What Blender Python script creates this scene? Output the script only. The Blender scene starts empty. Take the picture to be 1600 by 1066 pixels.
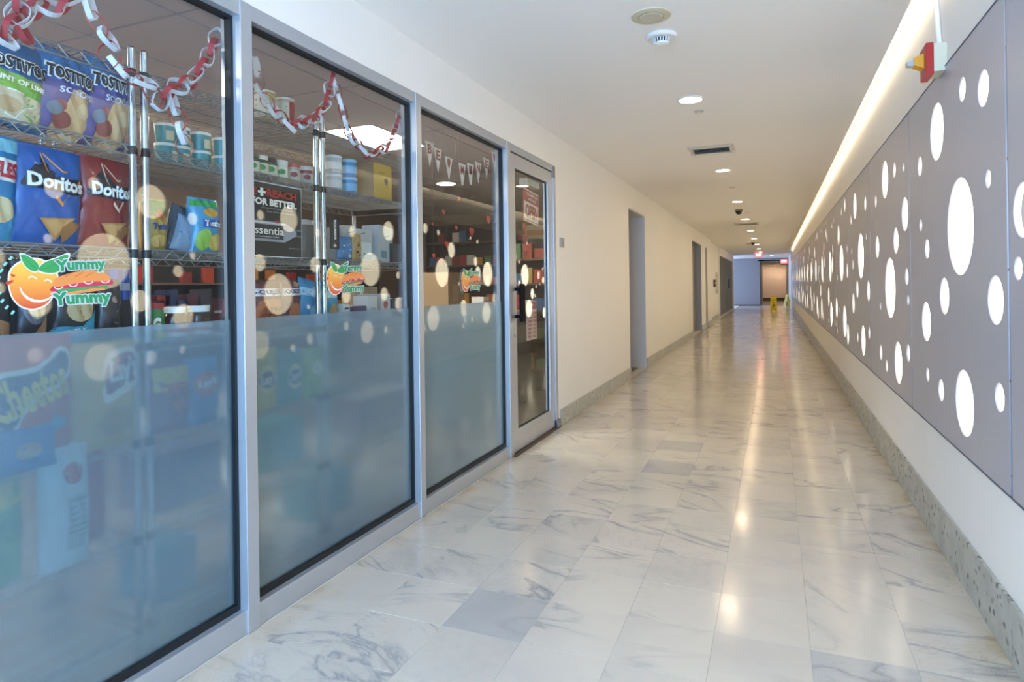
import bpy, bmesh, math, random
from mathutils import Vector, Matrix
R = math.radians
S = bpy.context.scene
COL = S.collection

# ---------------------------------------------------------------- camera
FPX, H = 1000.0, 1.22                      # focal length in pixels of a 1600 px wide frame, lens height
PSI, ROLL = R(22.3543), R(0.8)
YH = 447.233
sn, cs = math.sin(PSI), math.cos(PSI)
cr, sr = math.cos(ROLL), math.sin(ROLL)
cam_d = bpy.data.cameras.new('camera'); cam = bpy.data.objects.new('camera', cam_d); COL.objects.link(cam)
cam_d.sensor_width = 36; cam_d.lens = 36 * FPX / 1600
cam_d.shift_y = -(533 - YH) / 1600; cam_d.shift_x = 1.2 / 1600
cam_d.clip_start = 0.02
fw, rt, up = Vector((-sn, cs, 0)), Vector((cs, sn, 0)), Vector((0, 0, 1))
cx_, cy_ = rt * cr - up * sr, rt * sr + up * cr
m = Matrix((cx_, cy_, -fw)).transposed().to_4x4(); m.translation = Vector((0, 0, H))
cam.matrix_world = m
S.camera = cam

# ---------------------------------------------------------------- light and exposure
S.view_settings.view_transform = 'Standard'; S.view_settings.look = 'None'
S.view_settings.gamma = 1; S.view_settings.use_curve_mapping = False
S.view_settings.exposure = 1.95
DOWNLIGHT, HOLE, COVE, TROFFER = 25.0, 1.6, 3.4, 15.0
WARM = (1.0, 0.74, 0.46)
w = bpy.data.worlds.new('world'); S.world = w; w.use_nodes = True
w.node_tree.nodes['Background'].inputs[0].default_value = (0.42, 0.62, 1.0, 1)
w.node_tree.nodes['Background'].inputs[1].default_value = 1.0

def area(name, loc, rot, sx, sy, power, color):
    l = bpy.data.lights.new(name, 'AREA'); l.shape = 'RECTANGLE'; l.size = sx; l.size_y = sy
    l.energy = power; l.color = color
    o = bpy.data.objects.new(name, l); COL.objects.link(o); o.location = loc; o.rotation_euler = rot
    return o
area('daylight_behind_camera', (-0.5, -2.3, 1.5), (R(90), 0, 0), 2.2, 2.2, 66, (0.28, 0.56, 1.0))
area('daylight_side_hall', (-3.6, 34.2, 1.4), (0, R(-90), 0), 2.2, 3.5, 8, (0.52, 0.62, 1.0))

# ---------------------------------------------------------------- pixel -> real plane
def _ray(x, y):
    dx, dy = x - 800, y - 533
    x, y = 800 + cr * dx - sr * dy, 533 + sr * dx + cr * dy
    u, v = (x - 800) / FPX, (YH - y) / FPX
    return Vector((-sn + u * cs, cs + u * sn, v))
def onX(x, y, X):
    r = _ray(x, y); return Vector((0, 0, H)) + r * (X / r.x)
def onZ(x, y, Z):
    r = _ray(x, y); return Vector((0, 0, H)) + r * ((Z - H) / r.z)
def onY(x, y, Y):
    r = _ray(x, y); return Vector((0, 0, H)) + r * (Y / r.y)

# ---------------------------------------------------------------- materials
MATS = {}
def lin(c): return tuple((v / 12.92 if v <= .04045 else ((v + .055) / 1.055) ** 2.4) for v in c)
def hexc(h): h = h.lstrip('#'); return lin(tuple(int(h[i:i + 2], 16) / 255 for i in (0, 2, 4)))
def mat(name, color='#cccccc', rough=.5, metal=0, emit=0, coat=0, noise=0, scale=8, bump=0, spec=.5):
    if name in MATS: return MATS[name]
    m = bpy.data.materials.new(name); m.use_nodes = True; MATS[name] = m
    nt = m.node_tree; b = nt.nodes['Principled BSDF']
    c = hexc(color) if isinstance(color, str) else color
    b.inputs['Base Color'].default_value = (*c, 1); b.inputs['Roughness'].default_value = rough
    b.inputs['Metallic'].default_value = metal; b.inputs['Coat Weight'].default_value = coat
    b.inputs['Coat Roughness'].default_value = .12
    b.inputs['Specular IOR Level'].default_value = spec
    if emit:
        b.inputs['Emission Color'].default_value = (*c, 1); b.inputs['Emission Strength'].default_value = emit
    if noise or bump:
        tc = nt.nodes.new('ShaderNodeTexCoord'); n = nt.nodes.new('ShaderNodeTexNoise')
        n.inputs['Scale'].default_value = scale; n.inputs['Detail'].default_value = 4
        nt.links.new(tc.outputs['Object'], n.inputs['Vector'])
        if noise:
            mx = nt.nodes.new('ShaderNodeMix'); mx.data_type = 'RGBA'
            mx.inputs['A'].default_value = (*[v * (1 - noise) for v in c], 1)
            mx.inputs['B'].default_value = (*[min(1, v * (1 + noise)) for v in c], 1)
            nt.links.new(n.outputs['Fac'], mx.inputs['Factor']); nt.links.new(mx.outputs['Result'], b.inputs['Base Color'])
        if bump:
            bp = nt.nodes.new('ShaderNodeBump'); bp.inputs['Strength'].default_value = bump; bp.inputs['Distance'].default_value = .01
            nt.links.new(n.outputs['Fac'], bp.inputs['Height']); nt.links.new(bp.outputs['Normal'], b.inputs['Normal'])
    return m
def ink(h, rough=.35): return mat('ink_' + h.strip('#'), h, rough)
def film(h): return mat('film_' + h.strip('#'), h, .28, coat=.25, noise=.10, scale=14, bump=.35)
def emitter(name, color, strength):
    m = bpy.data.materials.new(name); m.use_nodes = True; nt = m.node_tree; nt.nodes.clear()
    e = nt.nodes.new('ShaderNodeEmission'); o = nt.nodes.new('ShaderNodeOutputMaterial')
    e.inputs[0].default_value = (*color, 1); e.inputs[1].default_value = strength
    nt.links.new(e.outputs[0], o.inputs[0]); return m

def marble_mat(base='#cfc5b5', name='marble'):
    m = bpy.data.materials.new(name); m.use_nodes = True; nt = m.node_tree; N = nt.nodes; L = nt.links
    b = N['Principled BSDF']
    def math_(op, a, bb=None, cc=None):
        n = N.new('ShaderNodeMath'); n.operation = op
        for i, v in enumerate((a, bb, cc)):
            if v is None: continue
            if isinstance(v, (int, float)): n.inputs[i].default_value = v
            else: L.new(v, n.inputs[i])
        return n.outputs[0]
    geo = N.new('ShaderNodeNewGeometry'); oi = N.new('ShaderNodeObjectInfo')
    rnd = math_('FRACT', math_('ADD', math_('MULTIPLY', geo.outputs['Random Per Island'], 7.31), math_('MULTIPLY', oi.outputs['Random'], 3.77)))
    comb = N.new('ShaderNodeCombineXYZ')
    L.new(math_('MULTIPLY', rnd, 37.0), comb.inputs[0]); L.new(math_('MULTIPLY', math_('FRACT', math_('MULTIPLY', rnd, 13.7)), 23.0), comb.inputs[1])
    L.new(math_('MULTIPLY', rnd, 11.0), comb.inputs[2])
    add = N.new('ShaderNodeVectorMath'); L.new(geo.outputs['Position'], add.inputs[0]); L.new(comb.outputs[0], add.inputs[1])
    rot = N.new('ShaderNodeVectorRotate'); rot.rotation_type = 'Z_AXIS'
    L.new(add.outputs[0], rot.inputs['Vector']); L.new(math_('ADD', math_('MULTIPLY', math_('SINE', math_('MULTIPLY', rnd, 40)), .5), .2), rot.inputs['Angle'])
    mp = N.new('ShaderNodeMapping'); mp.inputs['Scale'].default_value = (1.0, 2.4, 1.0); L.new(rot.outputs[0], mp.inputs['Vector'])
    def noise(scale, det, dist, vec=mp.outputs[0]):
        n = N.new('ShaderNodeTexNoise'); n.inputs['Scale'].default_value = scale; n.inputs['Detail'].default_value = det
        n.inputs['Distortion'].default_value = dist; L.new(vec, n.inputs['Vector']); return n.outputs['Fac']
    n1 = noise(1.5, 5, .9)
    vein = math_('ABSOLUTE', math_('SUBTRACT', n1, .5))
    vein = N_ramp(nt, vein, [(0, 1), (.012, .55), (.035, .1), (.07, 0)])
    patch = N_ramp(nt, noise(1.2, 2, 0, rot.outputs[0]), [(.47, 0), (.60, 1)])
    vein = math_('MULTIPLY', vein, patch)
    n2 = noise(4.5, 5, 1.6)
    v2 = N_ramp(nt, math_('ABSOLUTE', math_('SUBTRACT', n2, .5)), [(0, .42), (.02, 0)])
    cloud = N_ramp(nt, noise(2.2, 6, .6, rot.outputs[0]), [(.45, 0), (.75, .22)])
    r2 = math_('FRACT', math_('MULTIPLY', rnd, 29.3))
    tone = N_ramp(nt, r2, [(0, 0), (.85, .08), (1, .2)])
    speck = math_('MULTIPLY', N_ramp(nt, noise(26, 5, .3, rot.outputs[0]), [(.45, 0), (.7, .6)]), tone)
    amt = math_('ADD', math_('ADD', math_('MULTIPLY', vein, .62), math_('MULTIPLY', v2, math_('MULTIPLY', patch, .5))), math_('ADD', cloud, math_('ADD', math_('MULTIPLY', tone, .62), speck)))
    amt = math_('MINIMUM', amt, 1.0)
    mx = N.new('ShaderNodeMix'); mx.data_type = 'RGBA'
    mx.inputs['A'].default_value = (*hexc(base), 1); mx.inputs['B'].default_value = (*hexc('#85868a'), 1)
    L.new(amt, mx.inputs['Factor'])
    # yellowed wax and dirt that has gathered along the walls
    sp = N.new('ShaderNodeSeparateXYZ'); L.new(geo.outputs['Position'], sp.inputs[0])
    dr = N_ramp(nt, math_('ADD', math_('MULTIPLY', math_('SUBTRACT', math_('ABSOLUTE', math_('SUBTRACT', sp.outputs[0], -.525)), .9), 2.7), math_('MULTIPLY', math_('SUBTRACT', noise(5, 4, 0, geo.outputs['Position']), .5), .9)), [(.0, 0), (.50, 0), (.8, .35), (1.0, .95)])
    mx2 = N.new('ShaderNodeMix'); mx2.data_type = 'RGBA'; mx2.blend_type = 'MULTIPLY'
    mx2.inputs['B'].default_value = (*hexc('#d9c8a4'), 1); L.new(mx.outputs['Result'], mx2.inputs['A']); L.new(dr, mx2.inputs['Factor'])
    L.new(mx2.outputs['Result'], b.inputs['Base Color'])
    b.inputs['Roughness'].default_value = .14; b.inputs['Specular IOR Level'].default_value = .62
    L.new(N_ramp(nt, noise(5, 3, 0, geo.outputs['Position']), [(.3, .12), (.7, .19)]), b.inputs['Roughness'])
    return m
def N_ramp(nt, src, stops):
    n = nt.nodes.new('ShaderNodeValToRGB'); e = n.color_ramp.elements
    while len(e) > 1: e.remove(e[-1])
    e[0].position = stops[0][0]; e[0].color = (stops[0][1],) * 3 + (1,)
    for p, v in stops[1:]:
        k = e.new(p); k.color = (v, v, v, 1)
    nt.links.new(src, n.inputs[0]); return n.outputs[0]
def terrazzo_mat():
    m = bpy.data.materials.new('terrazzo'); m.use_nodes = True; nt = m.node_tree; b = nt.nodes['Principled BSDF']
    tc = nt.nodes.new('ShaderNodeNewGeometry')
    v = nt.nodes.new('ShaderNodeTexVoronoi'); v.inputs['Scale'].default_value = 30
    n = nt.nodes.new('ShaderNodeTexNoise'); n.inputs['Scale'].default_value = 9; n.inputs['Detail'].default_value = 6; nt.links.new(tc.outputs['Position'], n.inputs['Vector'])
    mad = nt.nodes.new('ShaderNodeVectorMath'); mad.operation = 'MULTIPLY_ADD'; nt.links.new(n.outputs['Color'], mad.inputs[0]); mad.inputs[1].default_value = (.09, .09, .09)
    nt.links.new(tc.outputs['Position'], mad.inputs[2]); nt.links.new(mad.outputs[0], v.inputs['Vector'])
    chip = N_ramp(nt, v.outputs['Distance'], [(.25, 1), (.45, 0)])
    some = nt.nodes.new('ShaderNodeSeparateColor'); nt.links.new(v.outputs['Color'], some.inputs[0])
    sel = N_ramp(nt, some.outputs[0], [(.58, 0), (.75, 1)])
    mu = nt.nodes.new('ShaderNodeMath'); mu.operation = 'MULTIPLY'; nt.links.new(chip, mu.inputs[0]); nt.links.new(sel, mu.inputs[1])
    base = nt.nodes.new('ShaderNodeMix'); base.data_type = 'RGBA'; nt.links.new(n.outputs['Fac'], base.inputs['Factor'])
    base.inputs['A'].default_value = (*hexc('#8b8c84'), 1); base.inputs['B'].default_value = (*hexc('#c9c8bc'), 1)
    mx = nt.nodes.new('ShaderNodeMix'); mx.data_type = 'RGBA'; nt.links.new(mu.outputs[0], mx.inputs['Factor'])
    nt.links.new(base.outputs['Result'], mx.inputs['A']); mx.inputs['B'].default_value = (*hexc('#4c5354'), 1)
    nt.links.new(mx.outputs['Result'], b.inputs['Base Color']); b.inputs['Roughness'].default_value = .35
    return m
def glass_mat():
    m = bpy.data.materials.new('clear_glass'); m.use_nodes = True; nt = m.node_tree; nt.nodes.clear()
    t = nt.nodes.new('ShaderNodeBsdfTransparent'); t.inputs[0].default_value = (.93, .97, .97, 1)
    g = nt.nodes.new('ShaderNodeBsdfGlossy'); g.inputs['Roughness'].default_value = 0.0
    lw = nt.nodes.new('ShaderNodeLayerWeight'); lw.inputs[0].default_value = .5
    p5 = nt.nodes.new('ShaderNodeMath'); p5.operation = 'POWER'; p5.inputs[1].default_value = 5; nt.links.new(lw.outputs['Facing'], p5.inputs[0])
    f = nt.nodes.new('ShaderNodeMath'); f.operation = 'MULTIPLY_ADD'; f.inputs[1].default_value = .95; f.inputs[2].default_value = .045; nt.links.new(p5.outputs[0], f.inputs[0])
    mx = nt.nodes.new('ShaderNodeMixShader'); o = nt.nodes.new('ShaderNodeOutputMaterial')
    nt.links.new(f.outputs[0], mx.inputs[0]); nt.links.new(t.outputs[0], mx.inputs[1]); nt.links.new(g.outputs[0], mx.inputs[2]); nt.links.new(mx.outputs[0], o.inputs[0])
    return m
def frost_mat():
    m = bpy.data.materials.new('frosted_glass'); m.use_nodes = True; nt = m.node_tree; b = nt.nodes['Principled BSDF']; L = nt.links
    b.inputs['Base Color'].default_value = (.80, .92, .97, 1); b.inputs['Transmission Weight'].default_value = 1
    b.inputs['Roughness'].default_value = .21; b.inputs['IOR'].default_value = 1.25
    b.inputs['Coat Weight'].default_value = .8; b.inputs['Coat Roughness'].default_value = .02
    d = nt.nodes.new('ShaderNodeBsdfDiffuse'); d.inputs[0].default_value = (.25, .40, .48, 1)
    t = nt.nodes.new('ShaderNodeBsdfTranslucent'); t.inputs[0].default_value = (.33, .48, .55, 1)
    a = nt.nodes.new('ShaderNodeMixShader'); a.inputs[0].default_value = .45; L.new(d.outputs[0], a.inputs[1]); L.new(t.outputs[0], a.inputs[2])
    mx = nt.nodes.new('ShaderNodeMixShader'); mx.inputs[0].default_value = .38
    L.new(b.outputs[0], mx.inputs[1]); L.new(a.outputs[0], mx.inputs[2]); L.new(mx.outputs[0], nt.nodes['Material Output'].inputs[0])
    return m
M_grey_marble = marble_mat('#b9b4ac', 'grey_marble')
M_marble, M_terr, M_glass, M_frost = marble_mat(), terrazzo_mat(), glass_mat(), frost_mat()
M_wall = mat('wall_paint', '#eeeae2', .55, noise=.015, scale=3, bump=.03)
M_ceil = mat('ceiling_paint', '#f1ece4', .7, noise=.015, scale=2)
M_alu = mat('anodised_aluminium', '#b9bcbf', .34, .55, noise=.03, scale=30)
M_gask = mat('black_rubber', '#0c1116', .5)
M_panel = mat('pearl_panel', '#b5b5bd', .38, .25, noise=.02, scale=60)
M_steel = mat('brushed_steel', '#8b8b90', .3, .9, noise=.08, scale=20)
M_chrome = mat('chrome_wire', '#c5c8cc', .16, 1)
M_wire = mat('galvanised_wire', '#a9adb0', .32, .85)
M_black = mat('black_plastic', '#141518', .4)
M_white = mat('white_plastic', '#e8e6e0', .45)
M_dark = mat('void_shade', '#1c1b1a', .8)  # shade of the deep doorway and the vent duct put into colour
M_grayp = mat('grey_paint', '#9a9a9c', .55)
M_hole = emitter('panel_light', (1.0, .85, .60), HOLE)
M_down = emitter('downlight_lens', WARM, DOWNLIGHT)
M_cove = emitter('cove_strip', (1.0, .86, .62), COVE)
M_troff = emitter('troffer_lens', (1.0, .9, .75), TROFFER)

# ---------------------------------------------------------------- mesh helpers
class MB:
    def __init__(s): s.v = []; s.f = []; s.mi = []
    def add(s, vs, fs, mi=0):
        o = len(s.v); s.v += [tuple(p) for p in vs]; s.f += [tuple(i + o for i in f) for f in fs]; s.mi += [mi] * len(fs); return s
    def box(s, a, b, mi=0):
        x0, y0, z0 = a; x1, y1, z1 = b
        vs = [(x0, y0, z0), (x1, y0, z0), (x1, y1, z0), (x0, y1, z0), (x0, y0, z1), (x1, y0, z1), (x1, y1, z1), (x0, y1, z1)]
        return s.add(vs, [(3, 2, 1, 0), (4, 5, 6, 7), (0, 1, 5, 4), (1, 2, 6, 5), (2, 3, 7, 6), (3, 0, 4, 7)], mi)
    def tube(s, p, q, r, n=8, r2=None, mi=0, cap=True):
        p, q = Vector(p), Vector(q); d = (q - p).normalized(); r2 = r if r2 is None else r2
        a = d.cross(Vector((0, 0, 1)) if abs(d.z) < .9 else Vector((1, 0, 0))).normalized(); b = d.cross(a)
        vs = [];
        for c, rr in ((p, r), (q, r2)):
            for i in range(n):
                t = 2 * math.pi * i / n; vs.append(c + a * (math.cos(t) * rr) + b * (math.sin(t) * rr))
        fs = [(i, (i + 1) % n, n + (i + 1) % n, n + i) for i in range(n)]
        if cap: fs += [tuple(range(n - 1, -1, -1)), tuple(range(n, 2 * n))]
        return s.add(vs, fs, mi)
    def lathe(s, prof, n=24, c=(0, 0, 0), mi=0):           # prof: (r, z) bottom -> top, round the z axis
        vs = []; m = len(prof)
        for r, z in prof:
            for i in range(n):
                t = 2 * math.pi * i / n; vs.append((c[0] + r * math.cos(t), c[1] + r * math.sin(t), c[2] + z))
        fs = [(k * n + i, k * n + (i + 1) % n, (k + 1) * n + (i + 1) % n, (k + 1) * n + i) for k in range(m - 1) for i in range(n)]
        fs += [tuple(range(n - 1, -1, -1)), tuple(range((m - 1) * n, m * n))]
        return s.add(vs, fs, mi)
    def prism(s, pts, axis, a, b, mi=0):                   # outline extruded along an axis from a to b
        def P(p, t): return {'x': (t, p[0], p[1]), 'y': (p[0], t, p[1]), 'z': (p[0], p[1], t)}[axis]
        n = len(pts); vs = [P(p, a) for p in pts] + [P(p, b) for p in pts]
        fs = [tuple(range(n - 1, -1, -1)), tuple(range(n, 2 * n))] + [(i, (i + 1) % n, n + (i + 1) % n, n + i) for i in range(n)]
        return s.add(vs, fs, mi)
    def mesh(s, name, mats, smooth=False, fix=True):
        me = bpy.data.meshes.new(name); me.from_pydata(s.v, [], s.f)
        for mm in (mats if isinstance(mats, (list, tuple)) else [mats]): me.materials.append(mm)
        me.polygons.foreach_set('material_index', s.mi)
        if fix:
            bm = bmesh.new(); bm.from_mesh(me); bmesh.ops.recalc_face_normals(bm, faces=bm.faces); bm.to_mesh(me); bm.free()
        if smooth: me.shade_smooth(); me.set_sharp_from_angle(angle=R(35))
        return me
    def build(s, name, mats, parent=None, smooth=False, loc=None, bevel=0, fix=True):
        o = bpy.data.objects.new(name, s.mesh(name, mats, smooth, fix)); COL.objects.link(o)
        if parent is not None: o.parent = parent
        if loc is not None: o.location = loc
        if bevel:
            bv = o.modifiers.new('bevel', 'BEVEL'); bv.width = bevel; bv.segments = 2; bv.limit_method = 'ANGLE'
        return o
def tag(o, label, cat, group=None):
    o['label'] = label; o['category'] = cat
    if group: o['group'] = group
    return o
def thing(name, label, cat, loc=(0, 0, 0), group=None, rot=(0, 0, 0)):
    o = bpy.data.objects.new(name, None); COL.objects.link(o); o.location = loc; o.rotation_euler = rot
    o.empty_display_size = .05
    return tag(o, label, cat, group)
def struct(o): o['kind'] = 'structure'; return o
def sempty(name):
    o = bpy.data.objects.new(name, None); COL.objects.link(o); return struct(o)
def copy_tree(o, parent=None):
    c = o.copy(); COL.objects.link(c)
    if parent is not None: c.parent = parent
    for ch in KIDS.get(o.name, [x for x in o.children]): copy_tree(ch, c)
    return c
KIDS = {}

# ---------------------------------------------------------------- lettering and print
TXT = {}
def text_mesh(t, bold=.0, shear=0.0):
    k = (t, bold, shear)
    if k in TXT: return TXT[k]
    c = bpy.data.curves.new('t', 'FONT'); c.body = t; c.size = 1; c.offset = bold; c.shear = shear; c.resolution_u = 2
    o = bpy.data.objects.new('t', c); me = bpy.data.meshes.new_from_object(o)
    vs = [v.co.copy() for v in me.vertices]; fs = [tuple(p.vertices) for p in me.polygons]
    bpy.data.objects.remove(o); bpy.data.meshes.remove(me)
    x0 = min(v.x for v in vs); x1 = max(v.x for v in vs); y0 = min(v.y for v in vs); y1 = max(v.y for v in vs)
    TXT[k] = ([((v.x - x0) / (x1 - x0), (v.y - y0) / (y1 - y0)) for v in vs], fs, (x1 - x0) / (y1 - y0))
    return TXT[k]
def smooth_poly(pts, n=4):                                  # rounded outline through the points
    out = []; m = len(pts)
    for i in range(m):
        p0, p1, p2, p3 = (pts[(i + k - 1) % m] for k in range(4))
        for j in range(n):
            t = j / n
            out.append(tuple(.5 * ((2 * p1[a]) + (-p0[a] + p2[a]) * t + (2 * p0[a] - 5 * p1[a] + 4 * p2[a] - p3[a]) * t * t + (-p0[a] + 3 * p1[a] - 3 * p2[a] + p3[a]) * t ** 3) for a in (0, 1)))
    return out
def ell(cx, cy, rx, ry, n=20, a0=0, a1=360):
    return [(cx + rx * math.cos(R(a0 + (a1 - a0) * i / n)), cy + ry * math.sin(R(a0 + (a1 - a0) * i / n))) for i in range(n if a1 - a0 == 360 else n + 1)]
def printed(name, parent, surf, shape, color, off, rings=4, sub=0):
    """a flat print lying on the surface surf(u, v, off) -> local point"""
    mb = MB()
    if shape[0] == 'poly':
        pts = []
        for a, b in zip(shape[1], shape[1][1:] + shape[1][:1]):
            k = max(1, int(math.hypot(a[0] - b[0], a[1] - b[1]) / sub)) if sub else 1
            pts += [(a[0] + (b[0] - a[0]) * j / k, a[1] + (b[1] - a[1]) * j / k) for j in range(k)]
        n = len(pts); cx = sum(p[0] for p in pts) / n; cy = sum(p[1] for p in pts) / n
        vs = [surf(cx, cy, off)]
        for k in range(1, rings + 1):
            t = k / rings; vs += [surf(cx + (p[0] - cx) * t, cy + (p[1] - cy) * t, off) for p in pts]
        fs = [(0, 1 + i, 1 + (i + 1) % n) for i in range(n)]
        for k in range(rings - 1):
            a = 1 + k * n; fs += [(a + i, a + n + i, a + n + (i + 1) % n, a + (i + 1) % n) for i in range(n)]
        mb.add(vs, fs)
    elif shape[0] == 'text':
        _, t, cx, cy, w_, h_, rot, bold, shear, asp = shape
        vs, fs, _a = text_mesh(t, bold, shear); c, s_ = math.cos(R(rot)), math.sin(R(rot))
        P = []
        for x, y in vs:
            x = (x - .5) * w_ * asp; y = (y - .5) * h_
            P.append(surf(cx + (x * c - y * s_) / asp, cy + x * s_ + y * c, off))
        mb.add(P, fs)
    elif shape[0] == 'stroke':
        pts, wd = shape[1], shape[2]; vs = []; fs = []
        for i, p in enumerate(pts):
            q0, q1 = pts[max(0, i - 1)], pts[min(len(pts) - 1, i + 1)]
            dx, dy = q1[0] - q0[0], q1[1] - q0[1]; l = math.hypot(dx, dy) or 1
            t = shape[3](i / (len(pts) - 1)) if len(shape) > 3 else 1
            nx, ny = -dy / l * wd * t / 2, dx / l * wd * t / 2
            vs += [surf(p[0] + nx, p[1] + ny, off), surf(p[0] - nx, p[1] - ny, off)]
        fs = [(2 * i, 2 * i + 1, 2 * i + 3, 2 * i + 2) for i in range(len(pts) - 1)]
        mb.add(vs, fs)
    return mb.build(name, color if not isinstance(color, str) else ink(color), parent, fix=False)

def bag_surf(w_, h_, T, seed=0):
    def f(u, v, off=0):
        a = max(0, 1 - abs(u) ** 2.6) ** .55; vv = min(1, max(0, v)); b = max(0, math.sin(math.pi * (.04 + .92 * vv))) ** .5
        wr = .0035 * math.sin(9 * v + seed + 4 * u) * math.sin(7 * u + seed * 2) + .0025 * math.sin(23 * v + 11 * u + seed)
        pin = 1 - .05 * math.sin(math.pi * vv) ** .6
        return (T * a * b + wr * a + off + .001, u * w_ / 2 * pin, v * h_)
    return f
GOODS = []
def bag(name, label, px, X, col, arts=(), T=.045, tilt=0, lean=0, zb=None, group=None, seal=None, hgt=None):
    """pillow bag whose face stands in the plane X; px = (x0, y0, x1, y1) where it stands in the photograph"""
    a = onX(px[0], (px[1] + px[3]) / 2, X); b = onX(px[2], (px[1] + px[3]) / 2, X)
    xm = (px[0] + px[2]) / 2
    top = onX(xm, px[1], X).z; bot = zb if zb is not None else onX(xm, px[3], X).z
    w_, h_ = b.y - a.y, hgt or (top - bot); yc = (a.y + b.y) / 2
    t = thing(name, label, 'snack bag', (X - T, yc, bot + .003), group, (R(tilt), R(lean), 0))
    sd = random.random() * 6; sf = bag_surf(w_, h_, T, sd); nu, nv = 14, 16; mb = MB(); vs = []
    for side in (1, -1):
        for j in range(nv + 1):
            for i in range(nu + 1):
                u, v = -1 + 2 * i / nu, j / nv; x, y, z = sf(u, v)
                vs.append((x * side, y, z))
    K = (nu + 1) * (nv + 1); fs = []
    for s_ in (0, 1):
        for j in range(nv):
            for i in range(nu):
                q = [s_ * K + j * (nu + 1) + i + d for d in (0, 1, nu + 2, nu + 1)]; fs.append(q if s_ == 0 else q[::-1])
    mb.add(vs, fs); mb.build('packet', film(col), t, smooth=True, fix=False)
    sm = MB()
    for z0, z1 in ((-.002, .012), (h_ - .012, h_ + .004)):
        n = 24; P = [(-w_ / 2 * .99 + w_ * .99 * i / n, z1 + (.002 if i % 2 else 0)) for i in range(n + 1)]
        sm.prism([(-w_ / 2 * .99, z0), (w_ / 2 * .99, z0)] + P[::-1], 'x', -.0022, .0022)
    sm.build('crimped_seal', film(seal or col), t)
    paint(t, sf, arts, w_ / 2 / h_)
    return t
def paint(t, sf, arts, asp, o0=.0012):
    for k, a in enumerate(arts):
        off = o0 + .0007 * k; kind = a[0]
        if kind == 'e': printed('printed_shape', t, sf, ('poly', ell(*a[1:5])), a[5], off, 6)
        elif kind == 'p': printed('printed_shape', t, sf, ('poly', smooth_poly(a[1], 3) if len(a) > 3 else a[1]), a[2], off, 8, .12)
        elif kind == 't': printed('lettering', t, sf, ('text', a[1], a[2], a[3], a[4], a[5], a[7] if len(a) > 7 else 0, a[8] if len(a) > 8 else .03, a[9] if len(a) > 9 else 0, asp), a[6], off + .0016 + .0003 * k)
        elif kind == 's': printed('printed_line', t, sf, ('stroke', a[1], a[2]), a[3], off)
def cyl_surf(r, z0, h_):
    def f(u, v, off=0):
        t = u * 1.2; return ((r + off) * math.cos(t), (r + off) * math.sin(t), z0 + v * h_)
    return f
def jar(name, label, cat, loc, r, h_, body, lid, band=None, arts=(), lid_h=.2, shape='jar', group=None, yaw=-25):
    t = thing(name, label, cat, loc, group, (0, 0, R(yaw)))
    hl = h_ * lid_h; hb = h_ - hl
    if shape == 'jar': prof = [(r * .9, 0), (r, .006), (r, hb * .82), (r * .93, hb * .93), (r * .84, hb)]; rl = r * .93
    elif shape == 'tub': prof = [(r * .82, 0), (r * .85, .004), (r * .97, hb)]; rl = r
    else: prof = [(r, 0), (r * 1.01, .003), (r, .006), (r, hb)]; rl = r * 1.01
    MB().lathe(prof, 24).build('body', body, t, smooth=True)
    MB().lathe([(rl, hb), (rl * 1.01, hb + hl * .85), (rl * .95, hb + hl), (rl * .4, hb + hl)], 24).build('lid', lid, t, smooth=True)
    if band:
        z0, z1 = band[0] * hb, band[1] * hb
        k = 1.012 if shape != 'tub' else .97
        MB().lathe([(r * k + .0004, z0), (r * k + .0006 + (0 if shape != 'tub' else .0), z1)], 24).build('paper_label', band[2], t, smooth=True)
    sf = cyl_surf(r * 1.02 + .001, 0, hb); paint(t, sf, arts, r * 1.2 / hb)
    return t
def carton(name, label, loc, dx, dy, dz, col, arts=(), rot=(0, 0, 0), group=None, cat='box', side=None, flap=False):
    t = thing(name, label, cat, loc, group, rot)
    mm = [ink(col, .5), ink(side or col, .5)]
    mb = MB(); mb.box((-dx, -dy / 2, 0), (0, dy / 2, dz)); mb.mi = [1, 0, 1, 0, 0, 0]
    mb.build('carton_body', mm, t, fix=False)
    MB().box((-dx + .002, -dy / 2 + .002, dz), (-.002, -.001, dz + .0015)).box((-dx + .002, .001, dz), (-.002, dy / 2 - .002, dz + .0015)).build('top_flap', mm[0], t)
    sf = lambda u, v, off=0: (off, u * dy / 2, v * dz)
    paint(t, sf, arts, dy / 2 / dz)
    return t

random.seed(7)
CZ, XR, XL = 2.52, .69, -1.74
# ================================================================ THE SETTING
# floor: marble tiles 12 inches square; the nearest 296 are pieces of their own
floor = sempty('floor')
MB().box((XL - .5, -2.2, -.05), (XR + .2, 47, -.0016)).build('tile_grout', mat('grout', '#c9c3b6', .7), floor)
def tile_mesh(sx, sy):
    mb = MB(); g = .0004; b = .0006
    a = [(-sx / 2 + g, -sy / 2 + g), (sx / 2 - g, -sy / 2 + g), (sx / 2 - g, sy / 2 - g), (-sx / 2 + g, sy / 2 - g)]
    c = [(x - math.copysign(b, x), y - math.copysign(b, y)) for x, y in a]
    vs = [(x, y, -.004) for x, y in a] + [(x, y, -.0008) for x, y in a] + [(x, y, 0) for x, y in c]
    fs = [(i, (i + 1) % 4, 4 + (i + 1) % 4, 4 + i) for i in range(4)] + [(4 + i, 4 + (i + 1) % 4, 8 + (i + 1) % 4, 8 + i) for i in range(4)] + [(8, 9, 10, 11)]
    return mb.add(vs, fs)
TS = .305; tmesh = tile_mesh(TS, TS).mesh('floor_tile', M_marble); gmesh = tile_mesh(TS, TS).mesh('floor_tile', M_grey_marble)
Y0 = 2.03 - 4 * TS
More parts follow.
